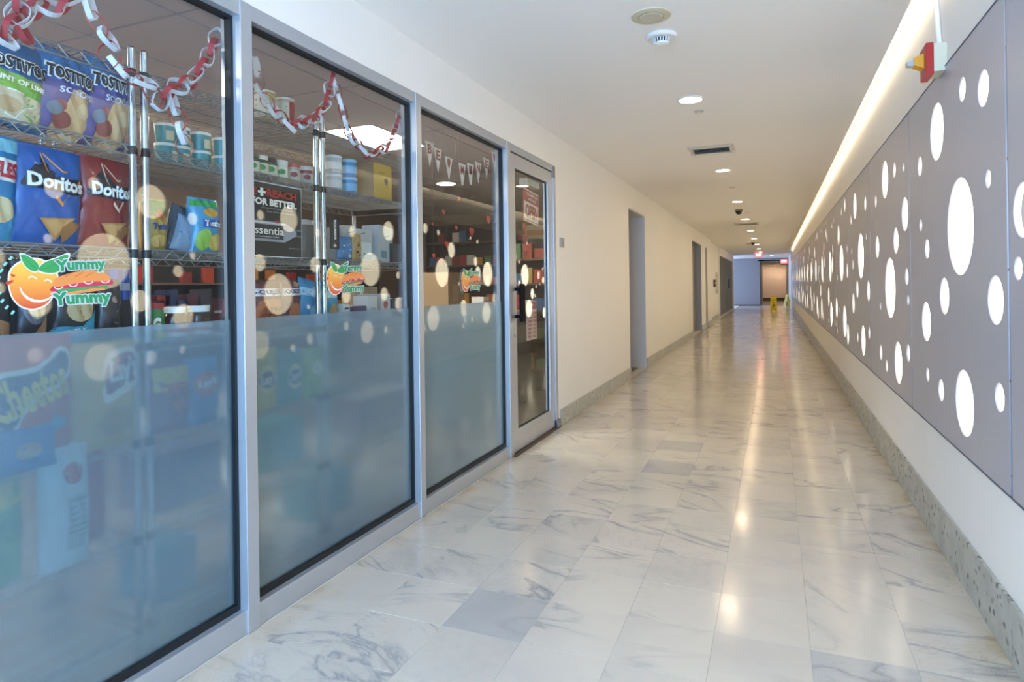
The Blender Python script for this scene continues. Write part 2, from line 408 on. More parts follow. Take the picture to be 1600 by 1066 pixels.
for j in range(37):
    for i in range(8):
        o = bpy.data.objects.new('floor_tile', gmesh if (i, j) in ((2, 4), (6, 4), (3, 11), (3, 13)) else tmesh); COL.objects.link(o); o.parent = floor
        o.location = (-.82 - 3 * TS + (i + .5) * TS, Y0 + (j + .5) * TS, 0)
        o.rotation_euler = (R(random.gauss(0, .07)), R(random.gauss(0, .07)), random.choice((0, 1, 2, 3)) * math.pi / 2)
rest = MB()
for j in list(range(-7, 0)) + list(range(37, 150)):
    for i in range(8):
        b = tile_mesh(TS, TS); cx, cy = -.82 - 3 * TS + (i + .5) * TS, Y0 + (j + .5) * TS
        ax, ay = random.gauss(0, .0012), random.gauss(0, .0012)
        rest.add([(x + cx, y + cy, z + ax * x + ay * y) for x, y, z in b.v], b.f)
ft = rest.build('distant_floor_tile', M_marble, floor, fix=False); ft['kind'] = 'stuff'

# ceiling of the corridor, with a slot added to soften the strip of light along the right wall
ceil = MB()
ceil.box((XL - .4, -2.2, CZ), (XR - .085, 36.6, CZ + .02)).box((XL - .4, -2.2, CZ + .085), (XR + .2, 36.6, CZ + .12))
ceil.box((XR - .096, -2.2, CZ + .0201), (XR - .086, 30, CZ + .0849)).box((XR - .0849, 30, CZ), (XR - .0005, 36.6, CZ + .02))
ceil.box((-.8, 36.6, 2.36), (XR + .3, 47, 2.42))
struct(ceil.build('ceiling', M_ceil))
cv = tag(MB().box((XR - .0845, -2, CZ + .045), (XR - .078, 29.2, CZ + .058)).build('cove_light', M_cove), 'long strip of light hidden in the added ceiling slot above the dotted panels', 'cove light')

# left wall
OPEN = [(8.26, 9.38), (15.2, 17.15), (18.2, 18.75)]
lw = MB()
lw.box((XL - .09, -2.2, 2.25), (XL, 5.24, CZ + .02))
ys = [5.24, 8.26, 9.38, 15.2, 17.15, 18.2, 18.75, 20.0]
lw.box((XL - .1, 5.24, 0), (XL, 8.1, CZ + .02)).box((XL - .24, 8.1, 0), (XL, 8.26, CZ + .02))
for k in range(2, 7, 2): lw.box((XL - .24, ys[k], 0), (XL, ys[k + 1], CZ + .02))
for a, b in OPEN: lw.box((XL - .24, a, 2.22), (XL, b, CZ + .02))
lw.box((XL - .3, 20.0, 0), (XL - .11, 24.0, CZ + .02)); lw.box((XL - .3, 24.0, 2.22), (XL - .06, 31.8, CZ + .02)); lw.box((XL - .3, 31.8, 0), (XL - .04, 32.2, CZ + .02))
lw.box((XL - .3, 23.9, 0), (XL - .06, 24.0, 2.22))
struct(lw.build('wall_left', M_wall))
# right wall: lower and upper bands, back of the light box between them
for a_, b_ in (((XR, -2.2, 0), (XR + .12, 47, .527)), ((XR, -2.2, 2.133), (XR + .12, 30, CZ + .1)), ((XR + .09, -2.2, .527), (XR + .12, 29.12, 2.133)), ((XR, 29.12, .527), (XR + .12, 47, CZ))): struct(MB().box(a_, b_).build('wall_right', M_wall))
# end walls
struct(MB().box((XL - .5, 36.6, 0), (-.72, 36.75, CZ + .02)).box((-.8, 36.75, 0), (-.72, 47, 2.5)).box((-.72, 36.6, 2.36), (XR + .1, 36.7, CZ + .02)).build('wall_end', mat('end_wall_paint', '#9a9aa3', .6)))
struct(MB().box((-.8, 46, 0), (XR + .3, 46.1, 2.5)).build('wall_far', mat('far_wall_paint', '#f2e2de', .6)))
struct(MB().box((XL - 6, 32.2, 0), (XL - .3, 32.3, CZ)).build('wall_side_hall', M_wall))
struct(MB().box((XL - 6, 32.3, -.03), (XL - .5, 36.6, -.002)).box((XL - 6, 32.3, CZ), (XL - .4, 36.6, CZ + .03)).build('ceiling_side_hall', M_ceil))

# terrazzo baseboards, cut in 0.9 m lengths
def baseboard(name, segs, x0, x1):
    e = sempty(name)
    for a, b, hh in segs:
        y = a
        while y < b - .01:
            y2 = min(b, y + .915)
            MB().box((x0, y + .0008, 0), (x1, y2 - .0008, hh)).build('baseboard_slab', M_terr, e, bevel=.002 if y < 10 else 0)
            y = y2
baseboard('baseboard_right', [(-2.1, 29.1, .2)], XR - .012, XR)
baseboard('baseboard_left', [(5.30, 8.26, .14), (9.38, 15.2, .14), (17.15, 18.2, .14), (18.75, 20.0, .14)], XL, XL + .012)
baseboard('baseboard_recess', [(20.0, 23.9, .14)], XL - .11, XL - .098)
struct(MB().box((XL - .3, 36.588, 0), (-.72, 36.6, .05)).box((-.72, 45.98, 0), (XR, 46, .2)).build('baseboard_end', mat('dark_skirting', '#4a4644', .5)))

# recessed doorways of the left wall
def doorway(name, a, b, depth, leaf, jamb, steel=False):
    e = sempty(name)
    MB().box((XL - depth - .04, a - .05, 0), (XL - depth, b + .05, 2.26)).build('door_leaf', leaf, e)
    MB().box((XL - depth + .002, b - .012, 0), (XL - .002, b - .001, 2.215)).box((XL - depth + .002, a + .001, 0), (XL - .002, a + .012, 2.215)).box((XL - depth + .002, a + .012, 2.20), (XL - .002, b - .012, 2.216)).build('door_jamb', jamb, e)
    if steel:
        mid = (a + b) / 2
        MB().box((XL - depth, mid - .004, 0), (XL - depth + .003, mid + .004, 2.2)).build('door_seam', M_black, e)
    return e
doorway('door_1', 8.26, 9.38, .236, M_dark, mat('jamb_white', '#cdcac6', .6))  # leaf coloured dark for the shaded depth of the opening
doorway('door_2', 15.2, 17.15, .16, mat('lift_steel', '#8f8b86', .45, .35), mat('lift_frame', '#9b9894', .45, .3), True)
doorway('door_3', 18.2, 18.75, .12, M_grayp, mat('jamb_grey', '#c9c5c0', .6))
# far glazed shopfront on the left
e = sempty('window_4')
MB().box((XL - .22, 24.0, 0), (XL - .2, 31.8, 2.22)).build('pane', mat('dim_glass', '#6f747c', .15, .2), e)
for k in range(7):
    y = 24.05 + k * 7.65 / 6; MB().box((XL - .2, y, 0), (XL - .1, y + .06, 2.22)).build('mullion', M_grayp, e)
MB().box((XL - .12, 29.3, 1.0), (XL - .06, 29.5, 1.4)).build('pull_handle', M_black, e)

# ================================================================ STOREFRONT
GX0, GX1 = -1.797, -1.789
FZ = 1.115
M_sill = M_alu
fr = struct(bpy.data.objects.new('trim_1', None)); COL.objects.link(fr)
MB().box((-1.83, -2.2, 2.195), (XL, 5.24, 2.25)).build('header_rail', M_alu, fr, bevel=.002)
MB().box((-1.83, -2.2, 0), (XL - .004, 4.22, .082)).build('sill_rail', M_alu, fr, bevel=.002)
MUL = [(-.68, -.62), (.51, .57), (1.735, 1.79), (2.935, 2.99), (4.18, 4.245), (5.20, 5.255)]
for a, b in MUL: MB().box((-1.83, a, .0), (XL + .004, b, 2.25)).build('mullion', M_alu, fr, bevel=.002)
def pane(n, a, b):
    e = sempty('window_%d' % n)
    MB().box((GX0, a + .004, FZ), (GX1, b - .004, 2.19)).build('glass_pane', M_glass, e)
    MB().box((GX0, a + .004, .085), (GX1, b - .004, FZ - .0005)).build('frosted_pane', M_frost, e)
    t = .012
    for p, q in (((-1.80, a, .082), (-1.772, a + t, 2.195)), ((-1.80, b - t, .082), (-1.772, b, 2.195)), ((-1.80, a + t, .082), (-1.772, b - t, .082 + .022)), ((-1.80, a + t, 2.195 - t), (-1.772, b - t, 2.195))):
        MB().box(p, q).build('gasket', M_gask, e)
for n, (a, b) in enumerate(zip(MUL[:4], MUL[1:5])): pane({0: 5, 1: 1, 2: 2, 3: 3}[n], a[1], b[0])
# the glass door
dr = sempty('door_4'); dy0, dy1, dx0, dx1 = 4.25, 5.195, -1.79, -1.748
MB().box((dx0, dy0, .015), (dx1, dy0 + .10, 2.185)).build('stile', M_alu, dr, bevel=.002)
MB().box((dx0, dy1 - .11, .015), (dx1, dy1, 2.185)).build('stile', M_alu, dr, bevel=.002)
MB().box((dx0, dy0 + .1, .015), (dx1, dy1 - .11, .17)).build('bottom_rail', M_alu, dr)
MB().box((dx0, dy0 + .1, 2.085), (dx1, dy1 - .11, 2.185)).build('top_rail', M_alu, dr)
g = MB(); g.box((-1.776, dy0 + .1, .17), (-1.762, dy0 + .107, 2.085)).box((-1.776, dy1 - .117, .17), (-1.762, dy1 - .11, 2.085)).box((-1.776, dy0 + .107, .17), (-1.762, dy1 - .117, .178)).box((-1.776, dy0 + .107, 2.077), (-1.762, dy1 - .117, 2.085))
g.build('gasket', M_gask, dr)
MB().box((-1.772, dy0 + .107, .178), (-1.766, dy1 - .117, 2.077)).build('glass_pane', M_glass, dr)
hb = MB().box((-1.70, dy0 + .03, .96), (-1.685, dy0 + .115, 1.235)).box((dx1, dy0 + .06, .985), (-1.70, dy0 + .085, 1.01)).box((dx1, dy0 + .06, 1.185), (-1.70, dy0 + .085, 1.21))
hb.build('pull_handle', mat('matt_black', '#0d0e11', .8, spec=.15), dr, bevel=.003)
MB().lathe([(.012, 0), (.012, .008), (.006, .009)], 12).build('lock_cylinder', M_chrome, dr, loc=(dx1, dy0 + .05, .86)).rotation_euler = (0, R(90), 0)
MB().box((-1.80, 5.19, 2.14), (-1.735, 5.25, 2.24)).build('top_pivot', M_steel, dr, bevel=.004)
MB().box((-1.80, 5.20, .0), (-1.72, 5.27, .07)).build('bottom_pivot', M_steel, dr, bevel=.004)
MB().box((-1.86, 4.72, 2.02), (-1.795, 5.02, 2.075)).build('door_closer', mat('closer_silver', '#c9c9c6', .4, .3), dr, bevel=.006)
struct(MB().box((-1.85, 4.22, 0), (-1.715, 5.26, .009)).box((-1.745, 4.22, .009), (-1.735, 5.26, .013)).build('trim_2', M_gask if 0 else mat('threshold_bronze', '#5d4c42', .45, .5)))

# shop shell
sh = sempty('wall_shop')
M_shopw = mat('shop_wall_paint', '#b59b80', .7); M_shopc = mat('shop_ceiling_tile', '#cdc1c6', .85, noise=.05, scale=60)
MB().box((-6.3, -1.5, 0), (-6.2, 10.3, 2.75)).build('wall_panel', M_shopw, sh)
MB().box((-6.2, 10.2, 0), (-2.2, 10.3, 2.75)).build('wall_panel', M_shopw, sh)
MB().box((-6.2, -1.5, 0), (-1.84, -1.4, 2.75)).build('wall_panel', M_shopw, sh)
MB().box((-2.22, 8.0, 0), (-2.12, 10.2, 2.75)).box((-2.12, 8.0, 0), (-1.99, 8.1, 2.75)).box((-1.85, 5.26, 0), (-1.842, 8.0, 2.75)).box((-1.85, -1.5, 2.26), (-1.835, 5.26, 2.75)).build('wall_panel', M_shopw, sh)
fl2 = MB().box((-6.2, -1.5, -.05), (-1.85, 10.2, -.001)).build('floor_shop', mat('shop_floor', '#6a6058', .4, noise=.1)); struct(fl2)
sc = sempty('ceiling_shop'); n = 0
cgrid = MB()
for i in range(8):
    for j in range(10):
        x0, y0 = -6.2 + i * .61, -1.5 + j * 1.22
        x1, y1 = min(x0 + .61, -1.84), min(y0 + 1.22, 10.2)
        if x1 - x0 < .05 or y1 - y0 < .05: continue
        MB().box((x0 + .008, y0 + .008, 2.502), (x1 - .008, y1 - .008, 2.515)).build('ceiling_tile', M_shopc, sc)
MB().box((-6.2, -1.5, 2.516), (-1.84, 10.2, 2.53)).build('ceiling_grid', mat('ceiling_grid_dark', '#55504f', .8), sc)

# ================================================================ DOTTED LIGHT PANELS
def px_holes(L, ya):
    out = []
    for x, y, hh in L:
        c = onX(x, y, XR - .008); t = onX(x, y - hh, XR - .008); out.append((c.y - ya, c.z, t.z - c.z))
    return out
PITCH, PA = 1.56, 2.455
HA = px_holes([(1504, 139.6, 19.5), (1536.6, 138, 29), (1463.8, 206, 45), (1437.5, 260, 16), (1544.5, 279.5, 15), (1439, 352, 10), (1500, 354, 77), (1449, 389, 16), (1476, 462.7, 29), (1447.6, 502.5, 31), (1567, 470, 40), (1450, 585.7, 11), (1471, 610, 17.5), (1507.3, 630, 51.5), (1562.5, 621.4, 23)], PA)
HB = px_holes([(1382.6, 280.8, 30), (1397.6, 265.8, 12.6), (1412, 262, 8), (1368.5, 315, 10), (1417, 333, 27.5), (1400, 376, 21), (1371, 386, 18), (1391, 450, 47.5), (1417, 432.5, 14), (1423.5, 470, 9), (1376, 479, 6), (1403.8, 567, 33), (1421, 552.7, 14), (1376.7, 550.7, 12), (1385.8, 572, 10)], PA + PITCH)
HC = px_holes([(1335.7, 322, 21), (1330, 344, 8), (1345, 400, 36), (1354, 370, 5), (1333, 414, 8), (1331, 393, 5), (1339.7, 452, 14), (1359, 455, 17), (1333.6, 474, 16), (1349, 532, 24), (1358.4, 520, 10), (1340.5, 527, 8), (1352, 318, 12)], PA + 2 * PITCH)
def clean(L):
    out = []
    for y, z, r in sorted(L, key=lambda h: -h[2]):
        r = max(.022, min(r, .215)); y = min(max(y, r + .05), PITCH - r - .05); z = min(max(z, .53 + r + .05), 2.13 - r - .05)
        if all(math.hypot(y - a, z - b) > r + c + .012 for a, b, c in out): out.append((y, z, r))
    return out
def rand_holes():
    L = []
    for r, n in ((.19, 2), (.12, 3), (.075, 5), (.04, 7)):
        if r == .19: L += [(random.uniform(.45, 1.1), .80, .17), (random.uniform(.4, 1.1), 1.42, .2)]; continue
        for _ in range(n): L.append((random.uniform(0, PITCH), random.uniform(.55, 2.1), r * random.uniform(.85, 1.1)))
    return clean(L)
def panel_mesh(holes):
    c = bpy.data.curves.new('p', 'CURVE'); c.dimensions = '2D'; c.fill_mode = 'BOTH'; c.extrude = .009; c.bevel_depth = .0012; c.bevel_resolution = 0
    def sp(pts):
        s = c.splines.new('POLY'); s.points.add(len(pts) - 1); s.use_cyclic_u = True
        for p, q in zip(s.points, pts): p.co = (q[0], q[1], 0, 1)
    sp([(.010, .535), (PITCH - .010, .535), (PITCH - .010, 2.125), (.010, 2.125)])
    for y, z, r in holes: sp(ell(y, z, r, r, 48 if r > .05 else 24))
    o = bpy.data.objects.new('p', c); me = bpy.data.meshes.new_from_object(o); bpy.data.objects.remove(o)
    me.materials.clear(); me.materials.append(M_panel); me.name = 'panel_face'; return me
pats = [clean(HA), clean(HB), clean(HC)]; more = [rand_holes() for _ in range(3)]
pmesh = [panel_mesh(h) for h in pats + more]
order = {-2: 4, -1: 3, 0: 0, 1: 1, 2: 2}
M_edge_shade = mat('slate_shade', '#4f5a6b', .4, .3)
diff = MB().box((0, .01, .56), (.008, PITCH - .01, 2.10)).mesh('diffuser', M_hole)
where = {0: 'dotted light panel nearest the camera that shows whole, with the largest glowing disc', 1: 'second whole dotted light panel from the camera', 2: 'third whole dotted light panel from the camera', -1: 'dotted light panel cut off by the right edge of the frame', 3: 'fourth whole dotted light panel from the camera', 4: 'fifth whole dotted light panel from the camera'}
ordn = {k: 'distant dotted light panel, %s counted along the right wall' % w for k, w in zip(range(5, 17), ('sixth', 'seventh', 'eighth', 'ninth', 'tenth', 'eleventh', 'twelfth', 'thirteenth', 'fourteenth', 'fifteenth', 'sixteenth', 'last'))}
for k in range(-2, 17):
    pt = order.get(k, 3 + (k * 7 + 1) % 3)
    t = thing('light_panel', where.get(k, ordn[k] if k in ordn else 'grey dotted light panel behind the camera on the right wall'), 'light panel', (XR + .001, PA + k * PITCH, 0), 'dotted light panels on the right wall')
    o = bpy.data.objects.new('panel_face', pmesh[pt]); COL.objects.link(o); o.parent = t
    o.matrix_local = Matrix(((0, 0, -1, 0), (1, 0, 0, 0), (0, 1, 0, 0), (0, 0, 0, 1)))
    d = bpy.data.objects.new('diffuser', diff); COL.objects.link(d); d.parent = t; d.location = (.045, 0, 0)
    for nm_, a_, b_ in (('edge_shade', (-.006, -.0095, .535), (.07, .0095, 2.125)), ('edge_shade', (-.012, -.0095, 2.1252), (-.0015, PITCH - .0097, 2.131)), ('edge_shade', (-.012, -.0095, .529), (-.0015, PITCH - .0097, .5348))): MB().box(a_, b_).build(nm_, M_edge_shade, t)  # dark strips added: shade of the panel gaps put into colour
    if k < 6:
        for z in (1.95, 1.6, 1.25, .9, .6): MB().tube((-.010, .0, z), (-.006, .0, z), .004, 8).build('seam_clip', M_chrome, t)

# ================================================================ CEILING FITTINGS
LX = -.53
def downlight(y, label, x=LX):
    CZ = 2.52 if y < 36 else 2.36
    t = thing('downlight', label, 'ceiling light', (x, y, CZ), 'recessed downlights of the corridor')
    r = MB(); n = 32; vs = []
    for rr, z in ((.092, 0), (.092, -.005), (.078, -.008), (.074, -.003)):
        vs += [(rr * math.cos(2 * math.pi * i / n), rr * math.sin(2 * math.pi * i / n), z) for i in range(n)]
    r.add(vs, [(k * n + i, k * n + (i + 1) % n, (k + 1) * n + (i + 1) % n, (k + 1) * n + i) for k in range(3) for i in range(n)])
    r.build('trim_ring', M_white, t, smooth=True)
    MB().lathe([(.073, -.003), (.073, -.001)], 32).build('lens', M_down, t)
lab = ['round glowing downlight behind the camera over the storefront'] + [s + ' round glowing ceiling downlight counted from the camera' for s in ('first', 'second', 'third', 'fourth', 'fifth', 'sixth', 'seventh', 'eighth', 'ninth')]
for k in range(10): downlight(1.58 + 3.08 * k, lab[k])
downlight(-1.5, 'round glowing downlight at the window end behind the camera')
downlight(44.9, 'added round downlight that brightens the far pink wall', .0)  # lamps from here to the low ceiling are added to brighten the far wall
downlight(45.3, 'added round downlight brightening the far pink wall, left of its pair', -.35)
downlight(45.3, 'added round downlight brightening the far pink wall, right of its pair', .35)
downlight(41.0, 'added round downlight in the low ceiling, brightening the way to the far pink wall', .1)
downlight(33.2, 'round downlight in the bluish ceiling past the exit sign', -.1)
t = thing('ceiling_speaker', 'cream round speaker grille in the ceiling above the smoke detector', 'speaker', (-.535, 3.125, CZ))
cm = mat('aged_cream', '#cfc2a4', .6)
MB().lathe([(.096, 0), (.094, -.006), (.062, -.010), (.06, -.006)][::-1], 40).build('rim', cm, t, smooth=True)
MB().lathe([(.052, -.0135), (.058, -.0105)], 32).build('grille', mat('speaker_mesh', '#c6bba2', .8, noise=.2, scale=400), t)
t = thing('smoke_detector', 'white round smoke detector on the ceiling between speaker and first downlight', 'smoke detector', (-.53, 3.405, CZ))
MB().lathe([(.070, -.016), (.078, -.010), (.078, 0)], 36).build('base_plate', M_white, t, smooth=True)
MB().lathe([(.036, -.036), (.040, -.016)], 24).build('vent_core', M_black, t)
v = MB()
for i in range(16):
    a = 2 * math.pi * i / 16; v.tube((.041 * math.cos(a), .041 * math.sin(a), -.016), (.036 * math.cos(a), .036 * math.sin(a), -.04), .003, 6)
v.build('vent_fin', M_white, t)
MB().lathe([(.020, -.048), (.033, -.044), (.036, -.037)], 28).build('sensor_cap', M_white, t, smooth=True)
def sprinkler(x, y, label):
    t = thing('sprinkler', label, 'sprinkler', (x, y, CZ), 'flush sprinkler covers')
    MB().lathe([(.030, -.006), (.036, -.003), (.036, 0)], 24).build('cover_plate', M_ceil if 0 else mat('cover_grey', '#b9b2a8', .5), t, smooth=True)
    MB().lathe([(.012, -.009), (.014, -.006)], 16).build('cap', M_white, t)
sprinkler(-.51, 5.01, 'small round sprinkler cover just past the first downlight')
sprinkler(-.514, 9.2, 'small round sprinkler cover past the second downlight')
def vent(x0, x1, y0, y1, label):
    t = thing('air_vent', label, 'vent', ((x0 + x1) / 2, (y0 + y1) / 2, CZ), 'ceiling vents'); w_, d_ = (x1 - x0) / 2, (y1 - y0) / 2; f = .045
    o = MB()
    for s_ in (-1, 1):
        o.prism([(s_ * w_, 0), (s_ * (w_ - f), 0), (s_ * (w_ - f), -.022)], 'y', -d_ + .001, d_ - .001)
        o.prism([(s_ * d_, 0), (s_ * (d_ - f), 0), (s_ * (d_ - f), -.022)], 'x', -w_, w_)
    o.build('frame', cm if 0 else mat('vent_cream', '#c9c1ae', .5), t)
    MB().box((-w_ + f, -d_ + f, -.004), (w_ - f, d_ - f, -.001)).build('duct_back', M_dark, t)
    for k in range(4):
        y = -d_ + f + (k + .9) * (2 * d_ - 2 * f) / 4.6
        MB().add([(-w_ + f, y, -.018), (w_ - f, y, -.018), (w_ - f, y + .045, -.006), (-w_ + f, y + .045, -.006), (-w_ + f, y, -.0195), (w_ - f, y, -.0195), (w_ - f, y + .045, -.0075), (-w_ + f, y + .045, -.0075)], [(0, 1, 2, 3), (4, 5, 6, 7), (0, 1, 5, 4), (2, 3, 7, 6), (1, 2, 6, 5), (0, 3, 7, 4)]).build('slat', mat('vent_cream2', '#bdb6a6', .5), t)
vent(-.755, -.335, 6.29, 6.66, 'square cream air vent between the first and second downlights')
vent(-.8, -.3, 14.7, 15.1, 'flat air vent far down the corridor past the fourth downlight')
vent(-.85, -.45, 22.2, 22.6, 'farthest air vent in the corridor ceiling near the second dome camera')
def dome(x, y, label):
    t = thing('dome_camera', label, 'security camera', (x, y, CZ), 'black dome cameras')
    MB().lathe([(.062, -.03), (.066, -.028), (.066, 0)], 28).build('housing', mat('camera_grey', '#7d7768', .5), t, smooth=True)
    MB().lathe([(.010, -.085), (.03, -.08), (.047, -.06), (.055, -.03)], 28).build('dome', mat('dome_smoke', '#101012', .08), t, smooth=True)
dome(-.57, 12.05, 'black dome camera on the ceiling between third and fourth downlights')
dome(-.62, 22.0, 'distant black dome camera on the ceiling near the end of the hall')
sprinkler(-.45, 12.6, 'small sprinkler cover right behind the nearer dome camera')

# exit signs, wet floor signs, alarm boxes
def exit_sign(loc, label, yaw=0, sc_=1):
    t = thing('exit_sign', label, 'exit sign', loc, None, (0, 0, R(yaw)))
    MB().box((-.15, -.02, -.2), (.15, .02, 0)).build('housing', M_white, t, bevel=.004)
    MB().box((-.135, -.024, -.185), (.135, -.0205, -.015)).build('lit_face', emitter('exit_red', (1, .05, .06), 1.6), t)
    sf = lambda u, v, off=0: (u * .135, -.0245 - off, -.185 + v * .17)
    printed('lettering', t, sf, ('text', 'EXIT', 0, .5, 1.5, .55, 0, .02, 0, 1), emitter('exit_glow', (1, .45, .42), 2.2), .001)
    MB().tube((0, 0, 0), (0, 0, sc_ if sc_ < 1 else .02), .015, 10).build('ceiling_mount', M_white, t)
p = onY(1185.5, 404, 29.2); exit_sign((p.x, 29.2, 2.50), 'red glowing exit sign hanging in the middle of the hall end')
p = onY(1225, 412, 32.5); exit_sign((p.x, 32.5, 2.30), 'red glowing exit sign at the right, beside the end of the dotted panels', 0, CZ - 2.30)
def wet_sign(loc, yaw, label):
    t = thing('wet_floor_sign', label, 'warning sign', loc, 'yellow wet floor signs', (0, 0, R(yaw)))
    ym = mat('safety_yellow', '#e2c400', .45); hh, sp = .62, .15
    for s_ in (-1, 1):
        P = []
        for x, z in ((-.14, 0), (-.06, 0), (-.05, .05), (.05, .05), (.06, 0), (.14, 0), (.115, hh), (.05, hh + .02), (-.05, hh + .02), (-.115, hh)):
            P.append((x, z))
        mb = MB(); mb.prism(P, 'y', -.006, .006); mb.v = [(x, s_ * sp * (1 - z / hh) + y * 1, z) for x, y, z in mb.v]
        mb.build('sign_board', ym, t)
    sf = lambda u, v, off=0: (u * .12, -sp * (1 - v) - .0075 - off, v * hh)
    kd = '#2a2410'
    printed('lettering', t, sf, ('text', 'CAUTION', 0, .80, 1.4, .09, 0, .02, 0, 1), kd, .001)
    printed('pictogram', t, sf, ('poly', ell(0, .62, .12, .035)), kd, .001)
    printed('pictogram', t, sf, ('stroke', [(0, .58), (.1, .48), (-.05, .40), (-.35, .34)], .12), kd, .001)
    printed('pictogram', t, sf, ('stroke', [(.1, .48), (.4, .42), (.45, .33)], .1), kd, .001)
    printed('lettering', t, sf, ('text', 'WET FLOOR', 0, .22, 1.4, .07, 0, .01, 0, 1), kd, .001)
wet_sign((-.04, 28.8, 0), 0, 'yellow folding wet floor sign standing in the middle of the hall')
wet_sign((.55, 33.2, 0), -68, 'yellow wet floor sign half hidden against the right wall')
t = thing('fire_alarm_pull', 'small dark red fire alarm pull on the recessed left wall', 'fire alarm', (XL - .11, 22.2, 1.22))
MB().box((0, -.3, -.12), (.05, .3, .12)).build('box', mat('alarm_maroon', '#5a1712', .5), t); MB().box((.05, -.16, -.02), (.06, .16, .03)).build('pull_bar', M_white, t)
t = thing('notice_board', 'pale framed notice beside the fire alarm pull', 'sign', (XL - .11, 23.2, .85))
MB().box((0, -.4, 0), (.01, .4, .75)).build('sheet', mat('notice', '#c4bfae', .6), t)
MB().box((.01, -.36, .08), (.013, .36, .12)).box((.01, -.36, .6), (.013, .36, .64)).box((.01, -.36, .35), (.013, .36, .38)).build('frame_bar', M_grayp, t)
t = thing('card_reader', 'small grey card reader on the wall right of the glass door', 'card reader', (XL, 5.40, 1.555))
MB().box((0, -.045, 0), (.018, .045, .085)).build('case', mat('reader_grey', '#a39c93', .5), t, bevel=.003)
MB().box((.018, -.02, .03), (.020, .02, .055)).build('sensor', M_grayp, t)

# alarm strobe on the right wall with its conduit
t = thing('alarm_strobe', 'red and cream alarm strobe on a conduit above the dotted panels', 'fire alarm', (XR, 3.27, 2.17))
MB().box((-.05, -.06, -.06), (0, .06, .06)).build('back_box', mat('alarm_cream', '#d8cfb2', .5), t, bevel=.003)
MB().box((-.078, -.062, -.072), (-.05, .062, .066)).build('red_plate', mat('alarm_red', '#b3201c', .35), t, bevel=.003)
MB().prism([(-.078, -.03), (-.078, .035), (-.115, .02), (-.115, -.012)], 'y', -.02, .035).build('amber_lens', mat('amber', '#e0a032', .2), t)
MB().prism([(-.115, -.012), (-.115, .018), (-.14, .01), (-.14, -.008)], 'y', -.01, .025).build('strobe_lens', mat('strobe_grey', '#b9b6ac', .15), t)
t = tag(MB().tube((XR - .013, 3.285, 2.233), (XR - .013, 3.36, CZ - .002), .011, 12).build('conduit', M_wall, smooth=True), 'white painted conduit running up from the alarm strobe to the ceiling', 'pipe')

# ================================================================ SHOP: WIRE SHELVING
SXF, SXB = -1.95, -2.41
def wire_shelf(mb, L, D=SXF - SXB):
    r = .0022
    for x in (0, -D):
        mb.tube((x, 0, 0), (x, L, 0), .003, 6).tube((x, 0, -.032), (x, L, -.032), .003, 6)
        n = 26
        for i in range(n):
            a, b = i * L / n, (i + 1) * L / n
            mb.tube((x, a, 0 if i % 2 else -.032), (x, b, -.032 if i % 2 else 0), r, 4, cap=False)
    for y in (0, L): mb.tube((0, y, 0), (-D, y, 0), .003, 6).tube((0, y, -.032), (-D, y, -.032), .003, 6)
    for k in range(36): y = (k + .5) * L / 36; mb.tube((0, y, .001), (-D, y, .001), .0018, 4, cap=False)
    for x in (-.11, -.23, -.35): mb.tube((x, 0, -.004), (x, L, -.004), .0028, 5)
UL = .905
COLLAR = MB().lathe([(.0145, -.030), (.0160, -.028), (.0145, -.004), (.0135, -.002)], 12).mesh('shelf_collar', M_black)
def unit(y0, levels, label, top):
    t = thing('wire_shelving_unit', label, 'shelving', (SXF, y0, 0), 'chrome wire shelving behind the glass')
    for x in (.0, SXB - SXF):
        for y in (.018, UL - .018):
            mb = MB(); mb.lathe([(.0125, .02), (.0125, top)], 16, (x, y, 0)); mb.lathe([(.0128, top), (.009, top + .008)], 16, (x, y, 0))
            z = .15
            mb.build('post', M_chrome, t, smooth=True)
            MB().lathe([(.016, 0), (.016, .02)], 12, (x, y, 0)).build('foot', M_black, t)
    s = MB(); wire_shelf(s, UL - .036 - .0); me = s.mesh('wire_shelf', M_wire, fix=False)
    for z in levels:
        o = bpy.data.objects.new('wire_shelf', me); COL.objects.link(o); o.parent = t; o.location = (0, .018, z)
        for x in (0, SXB - SXF):
            for y in (.018, UL - .018):
                c = bpy.data.objects.new('shelf_collar', COLLAR); COL.objects.link(c); c.parent = t; c.location = (x, y, z)
LV = [.12, .42, .735, 1.05, 1.36, 1.70, 1.955]
unit(-.30 - .025, LV, 'chrome wire shelving unit at the far left, mostly out of frame', 2.02)
unit(.59, LV, 'leftmost chrome wire shelving unit, filled with large snack bags', 2.02)
unit(1.505, LV, 'middle chrome wire shelving unit, with turquoise tubs and the black poster', 2.02)
unit(2.42, LV, 'right chrome wire shelving unit, with pint tubs and pale cartons', 2.02)

